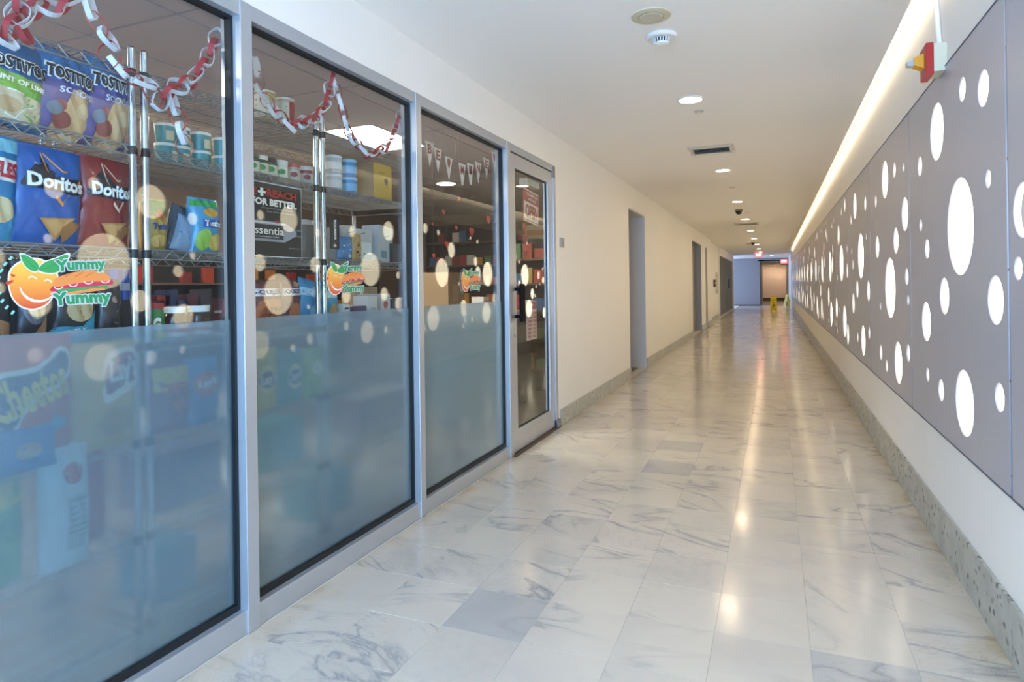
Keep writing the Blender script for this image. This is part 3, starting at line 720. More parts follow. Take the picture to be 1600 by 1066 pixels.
# ---- snack bags
BX = -1.99
K, W_ = '#15161c', '#f1efe8'
def tortilla(col):
    a = [('p', [(-1, .62), (1, .62), (1, .98), (-1, .98)], '#1c6fae')] if col != 'lime' else []
    return a
chips = lambda cx, cy, s, c='#d0a878': [('p', [(cx - .3 * s, cy - .1 * s), (cx + .05 * s, cy - .22 * s), (cx + .35 * s, cy - .05 * s), (cx + .3 * s, cy + .16 * s), (cx - .1 * s, cy + .2 * s)], c, 1), ('e', cx - .25 * s, cy - .13 * s, .2 * s, .09 * s, '#b98d62'), ('e', cx + .18 * s, cy + .06 * s, .16 * s, .06 * s, '#dcbf93')]
bag('chip_bag', 'blue and lime green tortilla chip bag on the upper left shelf', (-48, 58, 76, 192), BX, '#1a5f96', [
    ('p', [(-.98, .04), (.98, .04), (.98, .56), (-.98, .60)], '#76b03a'), ('p', [(-.96, .05), (.7, .05), (.96, .2), (.9, .34), (-.96, .38)], '#d6c3a0', 1), ('e', -.1, .22, .35, .09, '#c9a577'),
    ('s', [(-.9, .36), (-.1, .1), (.5, .05)], .02, W_), ('s', [(.9, .33), (.3, .2), (.1, .05)], .02, W_), ('s', [(-.9, .40), (0, .385), (.92, .36)], .018, W_),
    ('t', 'TOSTITOS', 0, .70, 1.84, .18, W_, 0, .08), ('t', 'TOSTITOS', 0, .70, 1.76, .15, K, 0, .04), ('e', .48, .77, .07, .03, '#c2372c'), ('t', 'HINT OF LIME', .1, .49, 1.5, .06, W_)], zb=1.70, tilt=-6)
for i, (px, tl, lb) in enumerate((((52, 78, 148, 216), -7, 'purple and blue scoop chip bag between the lime bag and its twin'), ((128, 90, 207, 226), -7, 'purple and blue scoop chip bag right beside the chrome post'))):
    bag('chip_bag', lb, px, BX + .005 * i, '#554a86', [
        ('p', [(-.99, .66), (.99, .66), (.97, .97), (-.97, .97)], '#2773b0'), ('p', [(-.99, .60), (.99, .60), (.99, .70), (-.99, .70)], '#3f59a0'), *chips(.25, .24, 1.55), ('e', -.15, .16, .32, .10, '#8e3f33'), ('e', -.28, .32, .2, .07, '#a5534a'), ('e', -.45, .27, .25, .08, '#6f7480'),
        ('t', 'TOSTITOS', .02, .70, 1.78, .19, W_, 0, .09), ('t', 'TOSTITOS', .02, .70, 1.70, .15, K, 0, .045), ('e', .38, .77, .07, .03, '#d9992f'), ('t', 'SCOOPS!', .2, .51, 1.25, .075, '#c9cbe0', 3)], zb=1.70, tilt=tl)
bag('chip_bag', 'light blue ridged chip bag cut off at the left edge on the second shelf', (-70, 205, 34, 370), BX, '#1f7fb8', [
    ('p', [(-.98, .04), (.9, .04), (.8, .35), (-.98, .5)], '#3a94c8', 1), ('p', [(-.9, .57), (.96, .57), (.96, .78), (-.9, .78)], '#e9ecef'), ('t', 'RUFFLES', 0, .675, 1.8, .15, '#c3252d', 0, .05), ('e', .3, .3, .5, .12, '#d9c79b'), ('p', [(-.97, .84), (.97, .84), (.96, .97), (-.96, .97)], '#7fc4dc')], zb=1.36, tilt=-3)
def dor(base, px, lb, swirl, tilt):
    return bag('chip_bag', lb, px, BX, base, [
        ('p', [(-.8, .60), (-.3, .85), (.2, .70), (.9, .72), (.75, .55), (.1, .55), (-.6, .56)], '#241d22', 1), ('p', [(-.35, .92), (-.1, .70), (.1, .52), (-.2, .62)], '#38231d'),
        ('s', [(-.3, .93), (-.2, .76), (0, .62)], .03, swirl), ('s', [(.05, .50), (.25, .42), (.8, .70)], .045, swirl), ('s', [(-.25, .92), (.2, .76), (.35, .77)], .02, swirl),
        ('t', 'Doritos', .08, .635, 1.60, .17, '#5b5f6b', 0, .07), ('t', 'Doritos', .08, .638, 1.55, .145, W_, 0, .035),
        ('p', [(-.35, .26), (.62, .30), (.12, .04)], '#c08a4e'), ('p', [(.1, .28), (.85, .24), (.35, .03)], '#a9713c'), ('p', [(-.28, .245), (.5, .28), (.1, .09)], '#cf9b5c')], zb=1.36, tilt=tilt)
dor('#1456a4', (16, 230, 138, 374), 'bright blue tortilla chip bag on the second shelf', '#d58a4a', -3)
dor('#8a2420', (124, 248, 213, 380), 'dark red tortilla chip bag next to the chrome post on the second shelf', '#e0c0a0', -3)
bag('snack_bag', 'black bag with a gold swirl at the left edge behind the fruit sticker', (-60, 400, 28, 520), BX, '#171a20', [('p', [(-.9, .2), (.8, .1), (.9, .3), (-.8, .36)], '#b08a5e', 1)], zb=1.05)
bag('snack_bag', 'black popcorn bag with white fluff print below the orange of the sticker', (26, 408, 84, 522), BX, '#20242c', [('e', 0, .80, .8, .1, '#b9b9c0'), ('e', .05, .5, .75, .22, '#6b7183'), ('e', .1, .5, .5, .16, '#cdb892'), ('p', [(-.9, .08), (0, .03), (.9, .28), (.85, .42), (0, .18), (-.9, .20)], '#a17c52', 1)], zb=1.05)
bag('snack_bag', 'black bag with a light blue ribbon beneath the green lettering of the sticker', (86, 412, 160, 523), BX, '#1c2328', [('e', 0, .60, .6, .22, '#8d7a55'), ('e', .1, .45, .62, .16, '#cdb789'), ('p', [(-.9, .08), (.3, .06), (.95, .28), (.9, .42), (.2, .24), (-.85, .24)], '#2f9fc0', 1), ('t', 'SIMPLY', -.15, .17, 1.0, .08, W_, 6)], zb=1.05)
bag('snack_bag', 'black pouch with grey marks right of the blue ribbon bag', (156, 440, 200, 520), BX, '#1d1b1e', [('s', [(-.6, .6), (.2, .5), (.7, .7)], .03, '#77777a'), ('s', [(-.6, .4), (.3, .3), (.8, .2)], .03, '#5e5a58'), ('e', .1, .7, .2, .06, '#a07f64')], zb=1.05)
# blurred behind the frosted panes
bag('cheese_puff_bag', 'orange cheese puff bag seen blurred through the frosted glass at lower left', (-64, 532, 130, 688), -1.885, '#d9562c', [
    ('p', [(-.75, .30), (-.6, .72), (.2, .78), (.7, .92), (.95, .80), (.75, .62), (.1, .50), (-.35, .18)], '#f2efe0', 1), ('p', [(-.70, .34), (-.55, .69), (.2, .74), (.7, .88), (.88, .79), (.7, .65), (.1, .54), (-.35, .23)], '#17205a', 1),
    ('t', 'Cheetos', .08, .60, 1.42, .32, '#ffd84a', 17, .03, 0), ('t', 'Puffs', .42, .30, .62, .12, '#3f9fc4', 17, .05), ('p', [(-.97, .03), (.3, .03), (-.2, .16), (-.97, .2)], '#2d6db4', 1)], T=.05, zb=.735, tilt=0)
bag('chip_bag', 'yellow chip bag with a dark red ribbon, blurred behind the frosted glass', (122, 538, 226, 680), -1.89, '#d3a63a', [
    ('p', [(-.3, .45), (-.2, .85), (.5, .95), (.97, .9), (.97, .60), (.3, .50)], '#f3e9cf', 1), ('p', [(-.22, .52), (-.12, .80), (.5, .9), (.96, .85), (.96, .66), (.3, .58)], '#8a2144', 1), ('t', "Lay's", .38, .72, 1.0, .26, W_, 8, .04, .15), ('e', .1, .25, .6, .14, '#b98b3a')], zb=.735)
bag('chip_bag', 'large white bag with a red disc and a nutrition table behind the frosted glass', (72, 700, 152, 872), -1.88, '#dfe6ea', [('e', .1, .78, .42, .09, '#cf3a36'), ('p', [(-.2, .15), (.6, .15), (.6, .60), (-.2, .60)], '#b9c4c8')] + [('s', [(-.15, z), (.55, z)], .012, '#5d6a72') for z in (.2, .25, .3, .35, .4, .45, .5, .56)], zb=.42)
bag('chip_bag', 'red bag behind the large white bag at lower left', (118, 690, 176, 870), -2.02, '#b83040', [], zb=.42)
bag('snack_bag', 'yellow and green onion ring bag cut off at the left edge, low down', (-70, 752, 50, 880), -1.93, '#6fae5c', [('p', [(-.97, .62), (.97, .75), (.97, .97), (-.97, .97)], '#dfd25a'), ('t', 'FUNYUNS', .1, .5, 1.7, .24, '#2f8c4e', 0, .06)], zb=.42)
for i, (x0, x1, c) in enumerate(((-60, 55, '#2b73b6'), (60, 120, '#2f84bd'), (175, 215, '#7f99a8'))):
    pass
bag('chip_bag', 'blue chip bag leaning in front of the orange one low behind frost', (-60, 680, 95, 700), -1.868, '#2b73b6', [('e', .3, .5, .3, .2, '#c49a77')], zb=.735, T=.02)
bag('snack_bag', 'small yellow and dark red popcorn bag behind the second frosted shelf', (246, 572, 306, 650), -1.89, '#8a3c63', [('p', [(-.95, .62), (.95, .70), (.95, .97), (-.95, .97)], '#e0c04a'), ('t', 'CHESTERS', 0, .66, 1.5, .17, '#c4302e', 0, .06), ('e', .1, .42, .4, .1, '#c8584a')], zb=.735)
bag('chip_bag', 'blue bag with a round pink badge behind the second frosted shelf', (300, 562, 352, 650), -1.895, '#2f86bf', [('e', -.1, .62, .7, .20, '#d9745f'), ('t', "Lay's", -.1, .63, 1.1, .16, W_, 8, .04, .15)], zb=.735)
for px, c, lb in (((392, 548, 441, 622), '#ccb74c', 'yellow chip bag behind frosted glass in the second bay'), ((440, 548, 480, 616), '#1f8f8c', 'teal chip bag behind frosted glass in the second bay'), ((480, 546, 512, 614), '#9dbb62', 'light green chip bag behind frosted glass in the second bay')):
    bag('chip_bag', lb, px, -1.885, c, [('e', .05, .50, .62, .24, '#e7d9a8'), ('e', .05, .5, .6, .14, '#2c3f86'), ('t', "Lay's", .05, .5, 1.05, .2, W_, 8, .04, .15)] if c != '#9dbb62' else [('e', 0, .6, .5, .15, '#e6e6c0')], zb=.735, T=.035)
# middle unit: third level
bag('chip_bag', 'green topped yellow tortilla chip bag just right of the chrome posts', (233, 312, 270, 378), -2.05, '#b99a3e', [('p', [(-.97, .68), (.97, .68), (.97, .97), (-.97, .97)], '#3f8f42'), ('e', 0, .70, .5, .09, '#c86a35'), ('t', 'Tostitos', .1, .48, 1.5, .13, '#1d3f8f', 3, .05), ('e', -.1, .2, .6, .12, '#d4b26a')], zb=1.36)
bag('chip_bag', 'grey blue chip bag leaning between the two colourful tortilla bags', (262, 322, 300, 380), -2.06, '#46586a', [('e', .2, .5, .4, .2, '#6f8397')], zb=1.36, tilt=-14, T=.035)
bag('chip_bag', 'white and blue striped bag lying low between the tortilla bags', (272, 340, 312, 382), -2.03, '#7f9cba', [('s', [(-.8, .3), (.8, .5)], .05, '#e5e5e5'), ('s', [(-.8, .5), (.8, .72)], .05, '#2c56a0')], zb=1.36, tilt=-18, T=.03)
bag('chip_bag', 'sky blue and lime tortilla chip bag at the right end beside the mullion', (306, 312, 352, 384), -2.0, '#4f9cc4', [('p', [(-.97, .85), (.97, .85), (.97, .97), (-.97, .97)], '#3fa650'), ('e', .1, .75, .5, .08, '#d8a23a'), ('p', [(-.5, .47), (.95, .47), (.95, .62), (-.5, .62)], '#1f4f9f'), ('t', 'Tostitos', .2, .545, 1.3, .12, W_, 0, .04), ('e', -.4, .24, .45, .2, '#9cc450'), ('e', .4, .2, .5, .16, '#d9bb62')], zb=1.36)
# poster hung on the shelf front
t = thing('poster', 'black water poster with red and white lettering hung on the middle shelf', 'poster', tuple(onX(380, 398, -1.925)))
A, B, Cc, D = onX(376, 398, -1.925), onX(468, 397, -1.925), onX(468, 294, -1.925), onX(376, 282, -1.925)
pw, ph = B.y - A.y, (Cc.z + D.z) / 2 - A.z
MB().box((-.003, -.004, -.004), (-.0005, pw + .004, ph + .004)).build('acrylic_holder', mat('holder_white', '#c9cfd4', .2), t)
MB().box((-.0004, 0, 0), (.0006, pw, ph)).build('sheet', ink('#18191c'), t)
sf = lambda u, v, off=0: (.0008 + off, (u + 1) / 2 * pw, v * ph); asp = pw / 2 / ph
paint(t, sf, [('t', 'ME', -.72, .87, .34, .105, '#b5332f', 0, .05), ('t', 'REACH', .28, .87, 1.06, .105, '#b5332f', 0, .05), ('p', [(-.45, .815), (-.35, .815), (-.35, .925), (-.45, .925)], W_), ('p', [(-.53, .855), (-.27, .855), (-.27, .885), (-.53, .885)], W_), ('t', 'FOR BETTER.', .02, .74, 1.56, .10, W_, 0, .05),
    ('t', 'Overachieving H2O', .1, .655, 1.1, .03, '#8e9093'), ('t', 'that does so amazing', .2, .61, 1.0, .03, '#8e9093'),
    ('p', [(-1, .20), (.35, .20), (.62, .27), (.78, .31), (.78, .37), (.62, .42), (.35, .48), (-1, .48)], '#9b9ca4'), ('p', [(-1, .235), (.3, .235), (.3, .43), (-1, .43)], '#2a2a30'), ('s', [(-1, .455), (.35, .455)], .02, '#d9dae0'), ('t', 'essentia', -.30, .345, 1.15, .10, W_, 0, .01),
    ('t', 'overachieving H2O', -.3, .26, .8, .025, '#c7c7cc'), ('p', [(.0, .46), (.12, .46), (.12, .50), (.0, .50)], '#c83a36'), ('t', '9.5pH', .78, .385, .2, .03, '#8e9093'), ('t', 'purity', .78, .30, .2, .025, '#8e9093'), ('t', 'essentia.com', .6, .12, .4, .02, '#8e9093')], asp, .0003)
t = thing('wall_poster', 'narrow black upright sign with white lettering on the right shelf', 'sign', tuple(onX(516, 389, -1.94)))
A, B = onX(516, 389, -1.94), onX(530, 341, -1.94); pw2, ph2 = B.y - A.y, B.z - A.z
MB().box((-.001, 0, 0), (0, pw2, ph2)).build('sheet', ink('#17181b'), t)
sf = lambda u, v, off=0: (off, (u + 1) / 2 * pw2, v * ph2); printed('lettering', t, sf, ('text', 'essentia', 0, .62, ph2 * .62 / (pw2 / 2), .14, 90, .02, 0, pw2 / 2 / ph2), W_, .0005)
printed('cross_mark', t, sf, ('poly', [(-.35, .10), (.35, .10), (.35, .13), (-.35, .13)]), W_, .0005); printed('cross_mark', t, sf, ('poly', [(-.08, .06), (.08, .06), (.08, .17), (-.08, .17)]), W_, .0005)
# tubs, jars and cans
teal = mat('teal_tub', '#2f8f96', .35, coat=.2)
def at(x, X, z): p = onX(x, 450, X); return (X, p.y, z)
pint_mesh = 0
def stack(name, cat, base_lab, xs, X, zs, r, hh, body, lid, labs, **kw):
    pr = None; i = 0
    for x in xs:
        for z in zs:
            y = at(x, X, z)
            if pr is None: pr = jar(name, labs[i], cat, y, r, hh, body, lid, group=base_lab, **kw); KIDS[pr.name] = list(pr.children); o = pr
            else: o = copy_tree(pr); o.location = y; o['label'] = labs[i]
            o.rotation_euler.z = R(random.uniform(-60, 10)); i += 1
stack('plastic_tub', 'tub', 'turquoise tubs on the middle shelf', (262, 283, 316, 350), -2.12, (1.703, 1.777), .040, .072, teal, M_white,
      ['turquoise tub, lower of the leftmost stack', 'turquoise tub, upper of the leftmost stack', 'turquoise tub, lower of the second stack from left', 'turquoise tub, upper of the second stack from left', 'turquoise tub, lower of the third and clearest stack', 'turquoise tub, upper of the third and clearest stack', 'turquoise tub, lower, beside the mullion', 'turquoise tub, upper, beside the mullion'],
      lid_h=.16, shape='tub', arts=[('p', [(.2, .1), (.8, .1), (.8, .7), (.2, .7)], '#c8c3a4')])
red = mat('can_red', '#a32a2c', .35); cream_l = mat('can_cream', '#d3c9b0', .45)
for x, zz, c, lb in ((418, 1.958, '#b8923f', 'tall tan can on the top wire shelf, left of the red can'), (449, 1.958, '#c8bfa8', 'tall red striped can on the top wire shelf')):
    jar('canister', lb, 'can', at(x, -2.06, zz), .043, .13, ink(c), M_white, (.12, .92, red if c[1] == 'c' else ink('#b8a468')), [('p', [(-1.6, .1), (-.2, .1), (-.2, .9), (-1.6, .9)], '#d8d2c0'), ('s', [(-1.3, .3), (-.4, .3)], .04, '#6d6a60'), ('s', [(-1.3, .5), (-.4, .5)], .04, '#6d6a60'), ('s', [(-1.3, .7), (-.4, .7)], .04, '#6d6a60')], lid_h=.06, shape='can', yaw=-10)
spec = [(396, '#2d4a2f', '#55534b', 'green topped dark jar at the left end of the jar row above the poster'), (410, '#3b4a34', '#e4e0d0', 'jar with green leaves above the poster'), (424, '#4b4746', '#2c2a2a', 'dark grey jar above the poster'), (441, '#d8d8ca', '#dcdcd0', 'white tub with a green leaf mark above the poster'), (460, '#b7a7a4', '#b04a4a', 'pale pink tub with a red rim above the poster'), (480, '#9a3136', '#d8d2c8', 'red tub beside the right chrome post above the poster')]
for x, c, l, lb in spec:
    jar('food_jar', lb, 'jar', at(x, -2.05, 1.703), .033, .095, ink(c), ink(l), (.2, .8, ink('#c9c5b8') if c != '#d8d8ca' else ink('#e3e3d6')), [('e', -.2, .55, .4, .16, '#3f8a3c' if x < 450 else '#8e2a38')], shape='jar' if x < 430 else 'tub', group='jars above the poster')
for x, X, c, k in ((523, -2.04, '#b9b9bd', 'grey white'), (547, -2.04, '#2f86bd', 'blue')):
    for z, w2 in ((1.703, 'lower'), (1.795, 'upper')):
        jar('pint_tub', '%s ice cream style pint tub, %s of its stack on the right shelf' % (k, w2), 'tub', at(x, X, z), .044, .09, ink(c), ink('#d9dde0' if c[1] == 'b' else '#9cc4dc'), (.25, .75, ink('#cfcfd2' if c[1] == 'b' else '#74b2d8')), [('t', 'ice cream' if 0 else 'OREO', -.2, .5, .9, .2, W_ if c[1] == '2' else '#7b7f86')][:0], lid_h=.16, shape='tub', group='pint tubs')
for x, c, lb in ((243, 0, 'green snack jar with a red lid on the shelf just above the frosting'),):
    jar('snack_jar', lb, 'jar', at(x, -1.985, 1.053), .026, .125, ink('#2f7d3c'), ink('#a8262a'), None, [('t', 'G', -.1, .5, .7, .45, W_, 0, .05), ('e', .1, .15, .4, .12, '#d9c93c')], lid_h=.16, shape='jar')
for x, lb in ((272, 'chocolate spread jar with a white lid, left of the pair'), (310, 'chocolate spread jar with a white lid, right of the pair')):
    jar('spread_jar', lb, 'jar', at(x, -1.99, 1.053), .041, .11, ink('#3c2018', .15), M_white, (.05, .55, ink('#dcd3cc')), [('t', 'nutella', -.15, .33, 1.5, .2, '#b52a2a', 0, .06), ('e', .9, .25, .3, .14, '#7a4630')], lid_h=.2, shape='jar', group='chocolate spread jars')
for x, X, z, c, lb in ((178, -2.2, 1.053, '#1d50ad', 'blue drink can, left of three behind the sticker'), (189, -2.2, 1.053, '#1d50ad', 'blue drink can, middle of three behind the sticker'), (199, -2.2, 1.053, '#1d50ad', 'blue drink can, right of three behind the sticker')):
    jar('drink_can', lb, 'can', at(x, X, 1.19), .029, .115, mat('can_blue', '#1f52b4', .2, .6), M_steel, None, [('p', [(-1, .3), (1, .3), (1, .55), (-1, .55)], '#a9b8d8')], lid_h=.04, shape='can', group='blue drink cans')
carton('display_tray', 'dark tray behind the sticker carrying the blue drink cans', (-2.15, at(188, -2.2, 0)[1], 1.053), .12, .2, .134, '#22232a')
for i, (x, c) in enumerate(((246, '#7e2430'), (256, '#8f2a33'), (268, '#27365a'), (284, '#2b3d66'), (300, '#55252c'), (322, '#3a3540'), (340, '#5b2b2f'))):
    carton('snack_box', ['dark red', 'red', 'navy', 'blue', 'maroon', 'charcoal', 'brownish red'][i] + ' small box at the back above the spread jars', (-2.14, at(x, -2.14, 0)[1], 1.053), .06, .055, .13 + .02 * (i % 3), c, [('s', [(-.7, .6), (.7, .6)], .08, '#b9b0b0')], group='small boxes behind the spread jars')
# protein chip bags
bag('protein_chip_bag', 'brown chip bag with a white name band in the second bay', (400, 440, 449, 497), -1.985, '#6b3432', [('p', [(-.97, .68), (.97, .68), (.97, .84), (-.97, .84)], '#e4e2e4'), ('t', 'QUEST', 0, .76, 1.4, .11, '#4a3f7a', 0, .03), ('p', [(-.75, .05), (.75, .05), (.8, .55), (-.7, .58)], '#b4643a', 1)] + [('e', -.45 + .3 * i, .15 + .13 * j, .13, .05, '#8c4524') for i in range(4) for j in range(3)] + [('e', .8, .8, .3, .15, '#b98a7a')], zb=1.05)
bag('protein_chip_bag', 'dark red chip bag half hidden behind the brown one', (444, 440, 478, 497), -2.0, '#5c2730', [('p', [(-.97, .68), (.97, .68), (.97, .84), (-.97, .84)], '#e4e2e4'), ('t', 'QUEST', 0, .76, 1.4, .11, '#4a3f7a', 0, .03), ('e', 0, .3, .55, .22, '#b0683c'), ('e', .3, .92, .3, .07, '#b88a6a')], zb=1.05)
bag('protein_chip_bag', 'bright blue chip bag leaning against the chrome post', (468, 440, 512, 494), -1.985, '#2487b8', [('p', [(-.97, .62), (.97, .62), (.97, .80), (-.97, .80)], '#9cc9dc'), ('t', 'QUEST', 0, .71, 1.4, .12, W_, 0, .03), ('e', .1, .3, .5, .16, '#7fb9cf')], zb=1.05, tilt=-12)
bag('protein_chip_bag', 'light blue chip bag right of the chrome post behind the small sticker', (508, 442, 534, 494), -2.0, '#3f93b8', [('p', [(-.97, .62), (.97, .62), (.97, .80), (-.97, .80)], '#c5dbe4'), ('e', .1, .3, .5, .16, '#b98f5a')], zb=1.05)
# right unit
Yb = at(586, -2.0, 0)[1]; Ye = at(614, -2.0, 0)[1]
carton('cardboard_carton', 'yellow carton with a brown side on the upper right shelf', (-2.0, (Yb + Ye) / 2, 1.703), .30, Ye - Yb, .20, '#c7a03c', [('s', [(-.5, .75), (.3, .78)], .02, '#8d6c24'), ('e', .35, .55, .22, .08, '#4b3a22'), ('s', [(.2, .5), (.5, .42)], .04, '#4b3a22')], side='#8d7355')
def cart(x0, x1, X, z, h_, c, lb, arts=(), d=.12, rot=(0, 0, 0), side=None, name='snack_carton'):
    a, b = at(x0, X, 0)[1], at(x1, X, 0)[1]
    return carton(name, lb, (X, (a + b) / 2, z + .003), d, b - a, h_, c, arts, rot, 'cartons on the right shelving unit', side=side)
cart(536, 582, -2.06, 1.365, .17, '#b9bcbd', 'wide pale display carton with dark script on the right unit', [('s', [(-.6, .85), (-.2, .9)], .03, '#5b5d60'), ('s', [(.2, .85), (.5, .9)], .03, '#5b5d60'), ('p', [(.2, .05), (.9, .05), (.9, .6), (.2, .6)], '#d6dde0'), ('p', [(.3, .05), (.95, .05), (.95, .2), (.4, .25)], '#3f93bd')], .13)
cart(591, 612, -2.04, 1.365, .20, '#b3b6b8', 'narrow pale carton leaning right on the right unit', [('s', [(-.2, .7), (.3, .76)], .02, '#4c4e52'), ('p', [(-.6, .1), (.2, .1), (.2, .3), (-.6, .3)], '#557f88')], .12, (R(-7), 0, 0))
cart(614, 628, -2.02, 1.365, .105, '#2c333d', 'small dark navy carton at the right end of its shelf', [], .1)
bag('snack_bag', 'blue crinkled snack bag in front of the pale display carton', (531, 372, 554, 402), -1.985, '#3f78ad', [('s', [(-.6, .6), (.6, .7)], .07, '#c9d8e4'), ('s', [(-.6, .35), (.6, .45)], .07, '#a9c4d8')], zb=1.365, T=.02)
bag('snack_bag', 'tan cookie bag with dark spots in front of the pale display carton', (553, 368, 567, 403), -1.985, '#b08a55', [('e', 0, .6, .2, .08, '#3b2a1c'), ('e', -.2, .3, .2, .06, '#3b2a1c'), ('e', .3, .2, .2, .06, '#3b2a1c')], zb=1.365, T=.015)
for x, z, c, lb in ((500, 1.363, '#b8b6b2', 'pale wrapped roll in the gap left of the black upright sign'), (541, 1.363, '#c3c1be', 'pale round canister behind the blue snack bag'), (476, 1.363, '#77736e', 'grey jar between poster and chrome post'), (486, 1.363, '#67645e', 'darker grey jar beside the chrome post under the jar row')):
    jar('canister', lb, 'can', at(x, -2.16, z), .037, .20, ink(c, .3), ink('#cfccc6' if z else c), None, [('s', [(-.5, .3), (.3, .3)], .05, '#8b7f60')], lid_h=.12, shape='jar', group='canisters behind the signs')
cart(536, 546, -1.985, 1.053, .085, '#d8d6cf', 'white label box under the small sticker', [('p', [(-.8, .3), (.8, .3), (.8, .45), (-.8, .45)], '#1c1c20'), ('s', [(-.6, .75), (.6, .75)], .1, '#35322e')], .05)
cart(550, 572, -2.0, 1.053, .07, '#5e4a6a', 'purple box low on the right unit', [('s', [(-.6, .5), (.6, .5)], .1, '#b6a7c0')], .08)
cart(576, 589, -1.99, 1.053, .12, '#cfcfcf', 'white box right of the small sticker', [('p', [(-.6, .1), (.6, .1), (.6, .5), (-.6, .5)], '#a9a2a0')], .1)
cart(595, 609, -1.99, 1.053, .13, '#d0ccc8', 'white box with a pink mark at the right end of the lowest clear shelf', [('e', 0, .55, .5, .16, '#b4575a'), ('e', .1, .35, .3, .1, '#c98a84')], .16, side='#a8a6a6')
cart(612, 634, -2.05, 1.053, .10, '#343f63', 'dark blue box at the far right end of the lowest clear shelf', [('t', 'of taste' if 0 else 'best', 0, .3, .8, .2, '#8b90a4')][:0], .2)
for i, (x0, x1, c) in enumerate(((380, 410, '#31443c'), (412, 440, '#2d2f33'), (446, 470, '#4b3b34'), (556, 590, '#a08a72'))):
    cart(x0, x1, -2.22, 1.053, .17, c, ['dark green', 'near black', 'dark brown', 'tan'][i] + ' box at the back of the lowest clear shelf', [('p', [(-.4, .4), (.2, .4), (.2, .6), (-.4, .6)], '#d9dbc8')], .1)
# stock low behind frost in the two right bays
for i, (x0, x1, z, c, X) in enumerate(((560, 640, .42, '#8d7f88', -2.05), (410, 470, .42, '#4aa0a8', -2.05), (240, 340, .42, '#7c6a86', -2.05), (490, 545, .12, '#3f8f98', -2.0), (240, 300, .12, '#5d8fa8', -2.0))):
    cart(x0, x1, X, z, .2, c, ['grey mauve', 'turquoise', 'purple grey', 'deep teal', 'slate blue'][i] + ' carton low behind the frosted glass', [], .2)

